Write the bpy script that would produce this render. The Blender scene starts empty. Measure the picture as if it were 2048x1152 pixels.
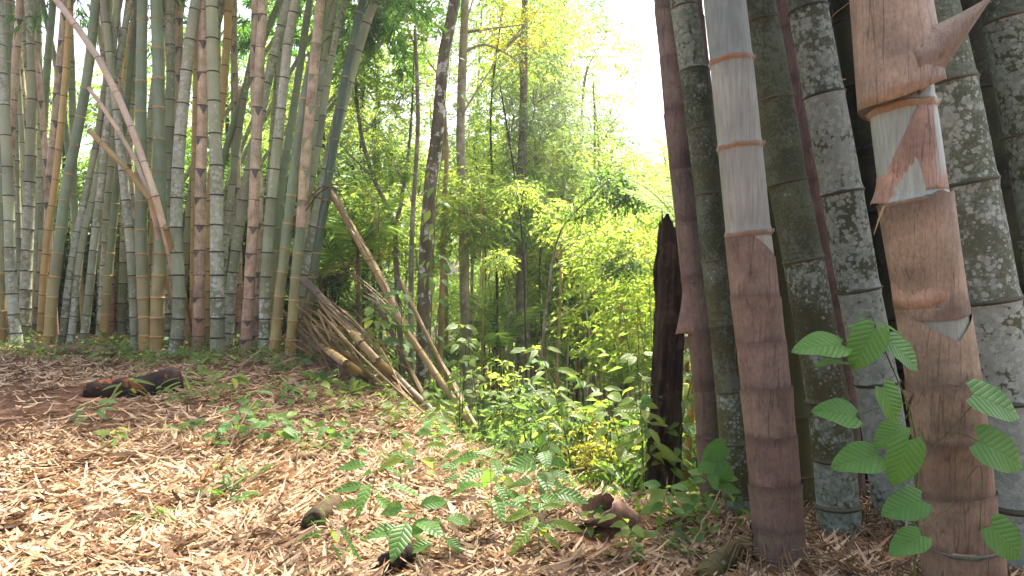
import bpy, math, random
import numpy as np
from mathutils import Vector, Matrix

random.seed(7)
rng = np.random.default_rng(7)
R = math.radians
scene = bpy.context.scene
C = scene.collection

# ------------------------------------------------------------------ camera
F = 1462.0                     # focal length in photo pixels (2048 wide)
CAMZ = 1.4
cam_d = bpy.data.cameras.new('camera')
cam_d.sensor_width = 36.0
cam_d.lens = 36.0 * F / 2048.0
cam_d.clip_start = 0.05
cam_d.clip_end = 3000
cam = bpy.data.objects.new('camera', cam_d)
C.objects.link(cam)
cam.location = (0, 0, CAMZ)
cam.rotation_euler = (R(90), 0, 0)
scene.camera = cam

# ------------------------------------------------------------------ sky and sun
SUN_AZ, SUN_EL = 24.0, 60.0     # degrees right of the view direction, above horizon
world = bpy.data.worlds.new('World')
scene.world = world
world.use_nodes = True
wn = world.node_tree
for n in list(wn.nodes):
    wn.nodes.remove(n)
wo = wn.nodes.new('ShaderNodeOutputWorld')
wb = wn.nodes.new('ShaderNodeBackground')
ws = wn.nodes.new('ShaderNodeTexSky')
ws.sky_type = 'NISHITA'
ws.sun_disc = False
ws.sun_elevation = R(SUN_EL)
ws.sun_rotation = R(SUN_AZ)
ws.air_density = 0.8
ws.dust_density = 7.0
ws.ozone_density = 1.0
wn.links.new(ws.outputs[0], wb.inputs[0])
wb.inputs[1].default_value = 0.15
wn.links.new(wb.outputs[0], wo.inputs[0])

sun_d = bpy.data.lights.new('sun', 'SUN')
sun_d.energy = 3.6
sun_d.angle = R(0.55)
sun_d.color = (1.0, 0.94, 0.84)
sun = bpy.data.objects.new('sun', sun_d)
C.objects.link(sun)
_az, _el = R(SUN_AZ), R(SUN_EL)
sdir = Vector((math.sin(_az) * math.cos(_el), math.cos(_az) * math.cos(_el), math.sin(_el)))
sun.rotation_euler = sdir.to_track_quat('Z', 'Y').to_euler()
sun.location = sdir * 30

vs = scene.view_settings
vs.view_transform = 'Standard'
vs.look = 'None'
vs.gamma = 1.0
vs.use_curve_mapping = False
vs.exposure = 2.02
HAZE = 0.002
scene.render.engine = 'CYCLES'
scene.render.resolution_x = 1024
scene.render.resolution_y = 576
cy = scene.cycles
cy.max_bounces = 8
cy.diffuse_bounces = 4
cy.transmission_bounces = 4
cy.sample_clamp_indirect = 6.0

# ------------------------------------------------------------------ terrain function
BX = np.array([-60, -12, -5, -3.2, -2.0, -1.2, 0.0, 0.5, 1.1, 1.6, 2.5, 5.0, 14, 60.])
BY = np.array([40, 22, 17.5, 12.2, 9.8, 7.8, 5.35, 4.5, 4.15, 4.7, 5.4, 7.0, 12, 30.])


def sstep(t):
    t = np.clip(t, 0, 1)
    return t * t * (3 - 2 * t)


def ground(x, y):
    x = np.asarray(x, float)
    y = np.asarray(y, float)
    p = 0.05 * np.clip(y - 3, 0, 10) * sstep(-x / 4.0)
    s = (y - np.interp(x, BX, BY)) * 0.72
    sp = np.clip(s, 0, None)
    d = 2.9 * np.tanh((0.62 * sp * sp / (sp + 0.7)) / 2.9)
    far = sstep((np.hypot(x, y) - 26) / 60.0) * 9.0
    nz = (0.035 * np.sin(1.7 * x + 0.6) * np.sin(1.3 * y + 1.1) + 0.018 * np.sin(4.3 * x + 2.0 * y)
          + 0.012 * np.sin(5.1 * y - 3.3 * x + 1.0))
    return p - d + far + nz


def gz(x, y):
    return float(ground(x, y))


def px(x, y, Z):
    """photo pixel + distance -> point"""
    return Vector(((x - 1024) / F * Z, Z, CAMZ - (y - 576) / F * Z))


def gp(x, y):
    """photo pixel -> where its ray meets the ground"""
    Z = 1.5
    while Z < 60:
        p = px(x, y, Z)
        if p.z <= gz(p.x, p.y):
            return Vector((p.x, p.y, gz(p.x, p.y)))
        Z += 0.03
    return p


# ------------------------------------------------------------------ helpers
def obj(name, mesh, parent=None, mat=None):
    o = bpy.data.objects.new(name, mesh)
    C.objects.link(o)
    if parent is not None:
        o.parent = parent
    if mat is not None and mesh is not None:
        if len(mesh.materials) == 0:
            mesh.materials.append(mat)
        elif mesh.materials[0] != mat:
            o.material_slots[0].link = 'OBJECT'
            o.material_slots[0].material = mat
    return o


def tag(o, label, cat, group=None, kind=None):
    o['label'] = label
    o['category'] = cat
    if group:
        o['group'] = group
    if kind:
        o['kind'] = kind
    return o


def thing(name, label, cat, loc, group=None):
    o = bpy.data.objects.new(name, None)
    C.objects.link(o)
    o.location = loc
    o.empty_display_size = 0.1
    return tag(o, label, cat, group)


def np_mesh(name, v, tris, smooth=False):
    me = bpy.data.meshes.new(name)
    v = np.asarray(v, np.float32).reshape(-1, 3)
    t = np.asarray(tris, np.int32)
    k = t.shape[1]
    me.vertices.add(len(v))
    me.vertices.foreach_set('co', v.ravel())
    me.loops.add(t.size)
    me.loops.foreach_set('vertex_index', t.ravel())
    me.polygons.add(len(t))
    me.polygons.foreach_set('loop_start', np.arange(0, t.size, k, dtype=np.int32))
    me.polygons.foreach_set('loop_total', np.full(len(t), k, np.int32))
    if smooth:
        me.polygons.foreach_set('use_smooth', np.ones(len(t), bool))
    me.update(calc_edges=True)
    return me


def vnorm(a):
    return a / np.maximum(np.linalg.norm(a, axis=-1, keepdims=True), 1e-9)


class MB:
    def __init__(s):
        s.v = []
        s.f = []

    def tube(s, pts, rad, n=8, cap=True, wob=0.0, rg=None):
        pts = [Vector(p) for p in pts]
        k0 = len(s.v)
        m = len(pts)
        ref = Vector((0.31, 0.95, 0.05))
        for i, p in enumerate(pts):
            d = (pts[min(i + 1, m - 1)] - pts[max(i - 1, 0)]).normalized()
            u = d.cross(ref)
            if u.length < 0.05:
                u = d.cross(Vector((1, 0, 0)))
            u.normalize()
            w = d.cross(u)
            r = rad[i] if hasattr(rad, '__len__') else rad
            for j in range(n):
                a = 2 * math.pi * j / n
                rr = r * (1 + (rg.uniform(-wob, wob) if rg and wob else 0))
                s.v.append(p + (u * math.cos(a) + w * math.sin(a)) * rr)
        for i in range(m - 1):
            for j in range(n):
                a = k0 + i * n + j
                b = k0 + i * n + (j + 1) % n
                s.f.append((a, b, b + n, a + n))
        if cap:
            s.f.append(tuple(k0 + j for j in range(n - 1, -1, -1)))
            s.f.append(tuple(k0 + (m - 1) * n + j for j in range(n)))
        return s

    def strip(s, pts, widths, side=None, cup=0.0):
        """a thin bent blade along pts"""
        k0 = len(s.v)
        pts = [Vector(p) for p in pts]
        m = len(pts)
        for i, p in enumerate(pts):
            d = (pts[min(i + 1, m - 1)] - pts[max(i - 1, 0)]).normalized()
            sd = (side or d.cross(Vector((0, 0, 1)))).normalized()
            up = sd.cross(d).normalized()
            w = widths[i] if hasattr(widths, '__len__') else widths
            s.v += [p - sd * w + up * cup * w, p, p + sd * w + up * cup * w]
        for i in range(m - 1):
            a = k0 + i * 3
            s.f += [(a, a + 1, a + 4, a + 3), (a + 1, a + 2, a + 5, a + 4)]
        return s

    def mesh(s, name, smooth=True, origin=None):
        me = bpy.data.meshes.new(name)
        o = origin or Vector((0, 0, 0))
        me.from_pydata([tuple(Vector(v) - o) for v in s.v], [], s.f)
        if smooth:
            me.polygons.foreach_set('use_smooth', [True] * len(me.polygons))
        me.update()
        return me


def spline(pts, n):
    """Catmull-Rom through pts"""
    pts = [Vector(p) for p in pts]
    if len(pts) == 2:
        return [pts[0].lerp(pts[1], i / (n - 1)) for i in range(n)]
    out = []
    P = [pts[0] * 2 - pts[1]] + pts + [pts[-1] * 2 - pts[-2]]
    segs = len(pts) - 1
    for i in range(n):
        t = i / (n - 1) * segs
        k = min(int(t), segs - 1)
        t -= k
        a, b, c, d = P[k], P[k + 1], P[k + 2], P[k + 3]
        out.append(0.5 * ((2 * b) + (c - a) * t + (2 * a - 5 * b + 4 * c - d) * t * t + (3 * b - a - 3 * c + d) * t ** 3))
    return out


# ------------------------------------------------------------------ materials
def new_mat(name):
    m = bpy.data.materials.new(name)
    m.use_nodes = True
    nt = m.node_tree
    for n in list(nt.nodes):
        nt.nodes.remove(n)
    out = nt.nodes.new('ShaderNodeOutputMaterial')
    return m, nt, out


def N(nt, kind, **kw):
    n = nt.nodes.new(kind)
    for k, v in kw.items():
        setattr(n, k, v)
    return n


def ramp(nt, fac, stops, interp='LINEAR'):
    r = nt.nodes.new('ShaderNodeValToRGB')
    r.color_ramp.interpolation = interp
    e = r.color_ramp.elements
    while len(e) < len(stops):
        e.new(0.5)
    for i, (p, c) in enumerate(stops):
        e[i].position = p
        e[i].color = (*c, 1) if len(c) == 3 else c
    nt.links.new(fac, r.inputs[0])
    return r.outputs[0]


def mixc(nt, fac, a, b, mode='MIX'):
    m = nt.nodes.new('ShaderNodeMix')
    m.data_type = 'RGBA'
    m.blend_type = mode
    L = nt.links
    for sock, v in ((m.inputs[0], fac), (m.inputs[6], a), (m.inputs[7], b)):
        if hasattr(v, 'links'):
            L.new(v, sock)
        elif isinstance(v, (int, float)):
            sock.default_value = v
        else:
            sock.default_value = (*v, 1)
    return m.outputs[2]


def math_n(nt, op, a, b=0.0):
    m = nt.nodes.new('ShaderNodeMath')
    m.operation = op
    for i, v in enumerate((a, b)):
        if hasattr(v, 'links'):
            nt.links.new(v, m.inputs[i])
        else:
            m.inputs[i].default_value = v
    return m.outputs[0]


def pos(nt, scale=(1, 1, 1), rnd=True):
    g = nt.nodes.new('ShaderNodeNewGeometry')
    mp = nt.nodes.new('ShaderNodeMapping')
    nt.links.new(g.outputs['Position'], mp.inputs[0])
    mp.inputs['Scale'].default_value = scale
    if rnd:
        oi = nt.nodes.new('ShaderNodeObjectInfo')
        k = math_n(nt, 'MULTIPLY', oi.outputs['Random'], 37.0)
        nt.links.new(k, mp.inputs['Location'])
    return mp.outputs[0]


def noise(nt, vec, scale, detail=4, rough=0.55, dist=0.0):
    n = nt.nodes.new('ShaderNodeTexNoise')
    n.inputs['Scale'].default_value = scale
    n.inputs['Detail'].default_value = detail
    n.inputs['Roughness'].default_value = rough
    n.inputs['Distortion'].default_value = dist
    nt.links.new(vec, n.inputs['Vector'])
    return n.outputs[0]


def voro(nt, vec, scale, feature='F1', out=0, rand=1.0):
    n = nt.nodes.new('ShaderNodeTexVoronoi')
    n.feature = feature
    n.inputs['Scale'].default_value = scale
    n.inputs['Randomness'].default_value = rand
    nt.links.new(vec, n.inputs['Vector'])
    return n.outputs[out]


def finish(nt, out, col, rough=0.6, bump=None, bstr=0.3, bdist=0.01, spec=0.3):
    b = nt.nodes.new('ShaderNodeBsdfPrincipled')
    nt.links.new(col, b.inputs['Base Color'])
    if hasattr(rough, 'links'):
        nt.links.new(rough, b.inputs['Roughness'])
    else:
        b.inputs['Roughness'].default_value = rough
    b.inputs['Specular IOR Level'].default_value = spec
    if bump is not None:
        bn = nt.nodes.new('ShaderNodeBump')
        bn.inputs['Strength'].default_value = bstr
        bn.inputs['Distance'].default_value = bdist
        nt.links.new(bump, bn.inputs['Height'])
        nt.links.new(bn.outputs[0], b.inputs['Normal'])
    nt.links.new(b.outputs[0], out.inputs[0])
    return b


def objcol(nt):
    return nt.nodes.new('ShaderNodeObjectInfo').outputs['Color']


def mat_leaf(name, stops, tstops, rough=0.42, tmix=0.5, veins=False, spec=0.35):
    """stops: reflected colours over random leaves, tstops: transmitted"""
    m, nt, out = new_mat(name)
    g = nt.nodes.new('ShaderNodeNewGeometry')
    rnd = g.outputs['Random Per Island']
    oi = nt.nodes.new('ShaderNodeObjectInfo')
    fac = math_n(nt, 'FRACT', math_n(nt, 'ADD', rnd, math_n(nt, 'MULTIPLY', oi.outputs['Random'], 0.33)))
    col = ramp(nt, fac, stops)
    tcol = ramp(nt, fac, tstops)
    b = nt.nodes.new('ShaderNodeBsdfPrincipled')
    b.inputs['Roughness'].default_value = rough
    b.inputs['Specular IOR Level'].default_value = spec
    if veins:
        tc = nt.nodes.new('ShaderNodeTexCoord')
        sx = nt.nodes.new('ShaderNodeSeparateXYZ')
        nt.links.new(tc.outputs['Object'], sx.inputs[0])
        ax = math_n(nt, 'ABSOLUTE', sx.outputs[1])
        ph = math_n(nt, 'ADD', math_n(nt, 'MULTIPLY', sx.outputs[0], 240.0), math_n(nt, 'MULTIPLY', ax, -200.0))
        w = math_n(nt, 'POWER', math_n(nt, 'ABSOLUTE', math_n(nt, 'SINE', ph)), 0.35)
        mid = math_n(nt, 'MINIMUM', math_n(nt, 'MULTIPLY', ax, 700.0), 1.0)
        h = math_n(nt, 'MULTIPLY', w, mid)
        nz = noise(nt, pos(nt), 30, 3)
        col = mixc(nt, math_n(nt, 'MULTIPLY', math_n(nt, 'SUBTRACT', 1.0, h), 0.4), col, (0.18, 0.30, 0.09))
        col = mixc(nt, 0.35, col, mixc(nt, nz, (0.55, 0.6, 0.5), (1.25, 1.2, 1.1)), 'MULTIPLY')
        bn = nt.nodes.new('ShaderNodeBump')
        bn.inputs['Strength'].default_value = 0.7
        bn.inputs['Distance'].default_value = 0.006
        nt.links.new(h, bn.inputs['Height'])
        nt.links.new(bn.outputs[0], b.inputs['Normal'])
    nt.links.new(col, b.inputs['Base Color'])
    t = nt.nodes.new('ShaderNodeBsdfTranslucent')
    nt.links.new(tcol, t.inputs[0])
    mx = nt.nodes.new('ShaderNodeMixShader')
    mx.inputs[0].default_value = tmix
    nt.links.new(b.outputs[0], mx.inputs[1])
    nt.links.new(t.outputs[0], mx.inputs[2])
    nt.links.new(mx.outputs[0], out.inputs[0])
    return m


M = {}
M['leaf_mid'] = mat_leaf('leaf_mid', [(0, (.035, .075, .015)), (.5, (.06, .12, .025)), (1, (.10, .16, .03))],
                         [(0, (.22, .43, .06)), (.6, (.34, .55, .08)), (1, (.54, .64, .09))], tmix=.55)
M['leaf_bright'] = mat_leaf('leaf_bright', [(0, (.05, .11, .025)), (.5, (.08, .16, .03)), (1, (.13, .20, .035))],
                            [(0, (.36, .58, .08)), (.5, (.52, .68, .10)), (1, (.72, .74, .11))], tmix=.58)
M['leaf_deep'] = mat_leaf('leaf_deep', [(0, (.02, .05, .015)), (1, (.05, .10, .03))],
                          [(0, (.14, .28, .05)), (1, (.28, .44, .08))])
M['leaf_pale'] = mat_leaf('leaf_pale', [(0, (.07, .12, .05)), (1, (.12, .18, .08))],
                          [(0, (.25, .38, .12)), (1, (.42, .52, .20))])
M['leaf_yellow'] = mat_leaf('leaf_yellow', [(0, (.14, .17, .02)), (1, (.30, .27, .03))],
                            [(0, (.50, .52, .05)), (1, (.78, .66, .08))])
M['leaf_bamboo'] = mat_leaf('leaf_bamboo', [(0, (.03, .08, .015)), (.6, (.06, .14, .02)), (1, (.11, .17, .03))],
                            [(0, (.16, .46, .06)), (.7, (.26, .58, .08)), (1, (.42, .60, .12))], tmix=.55)
M['leaf_near'] = mat_leaf('leaf_near', [(0, (.045, .14, .03)), (.6, (.07, .19, .035)), (1, (.11, .22, .04))],
                          [(0, (.14, .34, .04)), (1, (.26, .44, .06))], tmix=.4, veins=True)
M['leaf_near_lime'] = mat_leaf('leaf_near_lime', [(0, (.08, .17, .03)), (1, (.16, .24, .04))],
                               [(0, (.28, .46, .05)), (1, (.46, .55, .08))], tmix=.45, veins=True)
M['leaf_vine'] = mat_leaf('leaf_vine', [(0, (.05, .17, .035)), (1, (.10, .23, .04))],
                          [(0, (.10, .34, .05)), (1, (.2, .45, .06))], tmix=.3, veins=True)
M['litter'] = mat_leaf('litter', [(0, (.07, .04, .024)), (.12, (.17, .10, .055)), (.28, (.35, .22, .12)), (.6, (.50, .35, .205)),
                                  (.85, (.62, .46, .29)), (.93, (.34, .16, .055)), (1, (.10, .065, .055))],
                       [(0, (.10, .05, .02)), (1, (.45, .30, .15))], rough=.6, tmix=.15, spec=.2)
M['dry_frond'] = mat_leaf('dry_frond', [(0, (.06, .04, .022)), (.5, (.16, .10, .05)), (1, (.42, .28, .12))],
                          [(0, (.2, .1, .03)), (1, (.5, .33, .1))], rough=.55, tmix=.2)


def mat_soil():
    m, nt, out = new_mat('soil')
    v = pos(nt, rnd=False)
    a = noise(nt, v, 1.1, 6, .6)
    b = noise(nt, v, 22, 5, .7)
    col = ramp(nt, a, [(.3, (.085, .045, .026)), (.55, (.16, .085, .048)), (.75, (.22, .125, .07))])
    # leaf mould below the bank, with the hollow's shade painted into the soil
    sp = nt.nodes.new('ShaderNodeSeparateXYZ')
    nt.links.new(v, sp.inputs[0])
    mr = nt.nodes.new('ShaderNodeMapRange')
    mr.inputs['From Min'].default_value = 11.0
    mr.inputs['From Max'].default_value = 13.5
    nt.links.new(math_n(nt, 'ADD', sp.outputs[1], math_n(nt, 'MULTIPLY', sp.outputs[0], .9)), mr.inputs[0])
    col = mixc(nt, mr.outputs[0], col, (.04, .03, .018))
    col = mixc(nt, 1.0, col, ramp(nt, b, [(.25, (.35, .33, .3)), (.5, (.9, .9, .9)), (.75, (1.6, 1.5, 1.35))]), 'MULTIPLY')
    finish(nt, out, col, .9, b, .9, .03, .1)
    return m


def mat_culm(name, patch, pcol, pcol2, scale=26., rough=.45, cover=.5, streak=.35):
    """culm skin: object colour + growth streaks + lichen patches of a given cover"""
    m, nt, out = new_mat(name)
    oc = objcol(nt)
    v = pos(nt)
    vs_ = pos(nt, (1, 1, .06))
    st = noise(nt, vs_, 90, 3, .6)
    big = noise(nt, v, 3.2, 4, .6)
    col = mixc(nt, streak, oc, mixc(nt, st, (.45, .45, .45), (1.6, 1.6, 1.55)), 'MULTIPLY')
    col = mixc(nt, .55, col, ramp(nt, big, [(.3, (.62, .64, .6)), (.7, (1.35, 1.3, 1.2))]), 'MULTIPLY')
    bump = st
    if patch:
        nv = nt.nodes.new('ShaderNodeTexNoise')
        nv.inputs['Scale'].default_value = scale * 1.7
        nv.inputs['Detail'].default_value = 5
        nv.inputs['Roughness'].default_value = .7
        nt.links.new(v, nv.inputs['Vector'])
        dv = nt.nodes.new('ShaderNodeMix')
        dv.data_type = 'VECTOR'
        dv.inputs[0].default_value = .035
        nt.links.new(v, dv.inputs[4])
        nt.links.new(nv.outputs['Color'], dv.inputs[5])
        dvec = dv.outputs[1]
        d1 = voro(nt, dvec, scale)
        cellc = nt.nodes.new('ShaderNodeTexVoronoi')
        cellc.inputs['Scale'].default_value = scale
        nt.links.new(dvec, cellc.inputs['Vector'])
        rc = nt.nodes.new('ShaderNodeSeparateColor')
        nt.links.new(cellc.outputs['Color'], rc.inputs[0])
        regions = noise(nt, v, 5.0, 4, .65)
        # radius of each round lichen disc varies with its cell and with large regions
        al = nt.nodes.new('ShaderNodeObjectInfo').outputs['Alpha']
        var = math_n(nt, 'MULTIPLY', math_n(nt, 'SUBTRACT', al, .5), .55)
        rad = math_n(nt, 'ADD', math_n(nt, 'MULTIPLY', rc.outputs[0], .42),
                     math_n(nt, 'MULTIPLY', math_n(nt, 'ADD', math_n(nt, 'SUBTRACT', regions, .75 - cover * .5), var), 1.9))
        disc = math_n(nt, 'SUBTRACT', rad, d1)
        mask = nt.nodes.new('ShaderNodeMapRange')
        mask.inputs['From Min'].default_value = -.02
        mask.inputs['From Max'].default_value = .07
        nt.links.new(disc, mask.inputs[0])
        mk = mask.outputs[0]
        d2 = voro(nt, dvec, scale * 2.7)
        sm = nt.nodes.new('ShaderNodeMapRange')
        sm.inputs['From Min'].default_value = .22
        sm.inputs['From Max'].default_value = .12
        nt.links.new(math_n(nt, 'ADD', d2, math_n(nt, 'MULTIPLY', math_n(nt, 'SUBTRACT', .62, regions), 1.2)), sm.inputs[0])
        pc = mixc(nt, rc.outputs[1], pcol, pcol2)
        # a thin grey-green crust of finer flecks under the discs
        d3 = noise(nt, v, 62, 5, .72)
        fl = ramp(nt, math_n(nt, 'ADD', d3, math_n(nt, 'MULTIPLY', math_n(nt, 'SUBTRACT', regions, .5), .9)), [(.44, (0, 0, 0)), (.60, (1, 1, 1))])
        col = mixc(nt, math_n(nt, 'MULTIPLY', fl, .55), col, pcol2)
        big2 = noise(nt, v, 1.6, 3, .5)
        col = mixc(nt, math_n(nt, 'MULTIPLY', ramp(nt, big2, [(.45, (0, 0, 0)), (.7, (1, 1, 1))]), .5), col, (.07, .085, .03))
        fine = noise(nt, v, 120, 3, .6)
        pc = mixc(nt, .5, pc, mixc(nt, fine, (.55, .58, .55), (1.35, 1.35, 1.3)), 'MULTIPLY')
        edge = voro(nt, dvec, scale, 'DISTANCE_TO_EDGE')
        er = nt.nodes.new('ShaderNodeMapRange')
        er.inputs['From Max'].default_value = .05
        nt.links.new(edge, er.inputs[0])
        pc = mixc(nt, math_n(nt, 'MULTIPLY', math_n(nt, 'SUBTRACT', 1.0, er.outputs[0]), .28), pc, (.07, .08, .05))
        col = mixc(nt, math_n(nt, 'MULTIPLY', math_n(nt, 'MAXIMUM', mk, sm.outputs[0]), .8), col, pc)
        bump = math_n(nt, 'ADD', math_n(nt, 'MULTIPLY', mk, .5), fine)
        rough = .7
    finish(nt, out, col, rough, bump, .35, .004, .35 if not patch else .15)
    return m


def mat_sheath(name, rough=.55, stain=True):
    m, nt, out = new_mat(name)
    oc = objcol(nt)
    v = pos(nt)
    tc = nt.nodes.new('ShaderNodeTexCoord')
    mp = nt.nodes.new('ShaderNodeMapping')
    mp.inputs['Scale'].default_value = (1, 1, .05)
    mp.inputs['Rotation'].default_value = (.25, .18, 0)
    nt.links.new(v, mp.inputs[0])
    fib = noise(nt, mp.outputs[0], 160, 3, .65)
    fib2 = noise(nt, pos(nt, (1, 1, .5)), 70, 4, .7)
    big = noise(nt, v, 6, 5, .65)
    blot = noise(nt, v, 2.3, 3, .5)
    col = mixc(nt, .5, oc, mixc(nt, fib, (.5, .47, .44), (1.5, 1.5, 1.45)), 'MULTIPLY')
    col = mixc(nt, .6, col, ramp(nt, fib2, [(.3, (.6, .55, .5)), (.6, (1.2, 1.2, 1.2))]), 'MULTIPLY')
    col = mixc(nt, .75, col, ramp(nt, big, [(.3, (.5, .47, .45)), (.5, (1.0, .98, .96)), (.7, (1.35, 1.35, 1.3))]), 'MULTIPLY')
    dk = ramp(nt, blot, [(.5, (0, 0, 0)), (.68, (1, 1, 1))])
    col = mixc(nt, math_n(nt, 'MULTIPLY', dk, .4), col, (.07, .048, .038))
    so = nt.nodes.new('ShaderNodeSeparateXYZ')
    nt.links.new(tc.outputs['Object'], so.inputs[0])
    zz = math_n(nt, 'ADD', so.outputs[2], math_n(nt, 'MULTIPLY', math_n(nt, 'SUBTRACT', big, .5), .5))
    edge = ramp(nt, zz, [(.0, (1, 1, 1)), (.16, (0, 0, 0)), (.86, (0, 0, 0)), (1.0, (.8, .8, .8))])
    if stain:
        col = mixc(nt, math_n(nt, 'MULTIPLY', edge, .5), col, (.06, .04, .03))
    ck = noise(nt, pos(nt, (1, 1, .035)), 22, 2, .4, .4)
    cr = ramp(nt, ck, [(.485, (0, 0, 0)), (.5, (1, 1, 1)), (.515, (0, 0, 0))])
    col = mixc(nt, math_n(nt, 'MULTIPLY', cr, .55), col, (.05, .03, .022))
    finish(nt, out, col, rough, math_n(nt, 'SUBTRACT', math_n(nt, 'ADD', fib, big), cr), .5, .006, .25)
    return m


def mat_bark(name, c1, c2, lich=None, scale=14., rough=.85, zs=.22, bstr=.9):
    m, nt, out = new_mat(name)
    v = pos(nt)
    vv = pos(nt, (1, 1, zs))
    a = noise(nt, vv, scale, 6, .65, .6)
    b = noise(nt, v, 3.0, 4, .6)
    col = ramp(nt, a, [(.3, c1), (.68, c2)])
    col = mixc(nt, .7, col, ramp(nt, b, [(.3, (.55, .55, .5)), (.7, (1.35, 1.3, 1.2))]), 'MULTIPLY')
    if lich:
        l = noise(nt, v, 7.5, 5, .6)
        col = mixc(nt, ramp(nt, l, [(.54, (0, 0, 0)), (.60, (1, 1, 1))]), col, lich)
    finish(nt, out, col, rough, a, bstr, .02, .15)
    return m


M['soil'] = mat_soil()
M['culm_green'] = mat_culm('culm_green', False, None, None, rough=.38)
M['culm_dry'] = mat_culm('culm_dry', False, None, None, rough=.5, streak=.7)
M['culm_lichen'] = mat_culm('culm_lichen', True, (.62, .64, .54), (.40, .43, .30), 18., cover=.62)
M['culm_lichen_near'] = mat_culm('culm_lichen_near', True, (.31, .36, .30), (.15, .185, .13), 44., cover=.58)
M['culm_lichen_white'] = mat_culm('culm_lichen_white', True, (.45, .49, .42), (.27, .32, .26), 38., cover=.84)
M['culm_moss'] = mat_culm('culm_moss', True, (.22, .25, .19), (.05, .055, .025), 34., cover=.12)
M['culm_waxy'] = mat_culm('culm_waxy', False, None, None, rough=.42, streak=.9)
M['node'] = mat_culm('node', False, None, None, rough=.75, streak=.6)
M['sheath'] = mat_sheath('sheath')
M['sheath_plain'] = mat_sheath('sheath_plain', stain=False)
M['bark_pale'] = mat_bark('bark_pale', (.24, .19, .12), (.52, .44, .31), (.42, .42, .34))
M['bark_brown'] = mat_bark('bark_brown', (.09, .055, .03), (.26, .17, .09))
M['bark_grey'] = mat_bark('bark_grey', (.11, .095, .07), (.30, .26, .20), (.32, .34, .27))
M['bark_mottled'] = mat_bark('bark_mottled', (.07, .06, .035), (.19, .165, .10), (.50, .49, .42), 10)
M['bark_dark'] = mat_bark('bark_dark', (.02, .016, .012), (.08, .065, .05), None, 12)
M['bark_tan'] = mat_bark('bark_tan', (.26, .17, .08), (.5, .36, .18), None, 10)
M['char'] = mat_bark('char', (.006, .005, .004), (.05, .036, .025), (.065, .045, .03), 9, .8, .12, 1.0)
M['char_log'] = mat_bark('char_log', (.008, .006, .005), (.045, .028, .02), (.22, .065, .025), 9, .75, 1.0, 1.0)
M['moss_wood'] = mat_bark('moss_wood', (.025, .018, .01), (.10, .07, .04), (.08, .12, .015), 16)
M['stem'] = mat_bark('stem', (.05, .08, .02), (.14, .18, .05), None, 20)
M['twig'] = mat_bark('twig', (.16, .11, .06), (.38, .28, .17), None, 20)

# ------------------------------------------------------------------ ground
def axis(segs):
    out = []
    for a, b, st in segs:
        out += list(np.arange(a, b, st))
    out.append(segs[-1][1])
    return np.array(out)


xa = axis([(-210, -80, 65), (-80, -14, 3.0), (-14, -9, .5), (-9, 5, .11), (5, 14, .5), (14, 80, 3.0), (80, 210, 65)])
ya = axis([(-160, -20, 70), (-20, 1, 1.2), (1, 14, .11), (14, 24, .5), (24, 100, 3.0), (100, 250, 75)])
gx, gy = np.meshgrid(xa, ya)
hz = ground(gx, gy)
fine = rng.normal(0, .006, gx.shape) * ((np.abs(gx + 2) < 7) & (gy > 1) & (gy < 14))
gv = np.stack([gx, gy, hz + fine], -1).reshape(-1, 3)
nx, ny = len(xa), len(ya)
ii, jj = np.meshgrid(np.arange(nx - 1), np.arange(ny - 1))
k = (jj * nx + ii).ravel()
quads = np.stack([k, k + 1, k + nx + 1, k + nx], 1)
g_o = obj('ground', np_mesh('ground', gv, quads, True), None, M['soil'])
g_o['kind'] = 'structure'


# ------------------------------------------------------------------ leaf batches
def leaf_batch(b, d, n, L, W, fold=.25, droop=.2, seg=1):
    """kite leaves (seg=1: 4 verts, seg>1: bent strips). b base, d direction, n normal, arrays"""
    d = vnorm(d)
    s = vnorm(np.cross(d, n))
    n = np.cross(s, d)
    L = L[:, None]
    W = W[:, None]
    if seg == 1:
        v0 = b
        mid = b + d * L * .42
        v1 = mid + s * W * .5 + n * W * fold
        v3 = mid - s * W * .5 + n * W * fold
        v2 = b + d * L - n * L * droop
        v = np.stack([v0, v1, v2, v3], 1)
        base = np.arange(len(b))[:, None] * 4
        t = np.concatenate([base + np.array([[0, 2, 1]]), base + np.array([[0, 3, 2]])], 0)
        return v.reshape(-1, 3), t
    ts = np.linspace(0, 1, seg + 1)
    prof = np.sin(np.pi * np.clip(ts * .94 + .04, 0, 1)) ** .9
    vs_ = []
    for i, t_ in enumerate(ts):
        c = b + d * L * t_ - n * L * droop * t_ * t_
        w = W * .5 * prof[i]
        vs_ += [c - s * w, c + s * w]
    v = np.stack(vs_, 1)
    m = 2 * (seg + 1)
    base = np.arange(len(b))[:, None] * m
    q = [base + np.array([[2 * i, 2 * i + 1, 2 * i + 3, 2 * i + 2]]) for i in range(seg)]
    return v.reshape(-1, 3), np.concatenate(q, 0)


def rdir(n, zb=0.0):
    v = rng.normal(size=(n, 3))
    v = vnorm(v)
    v[:, 2] += zb
    return vnorm(v)


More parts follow.
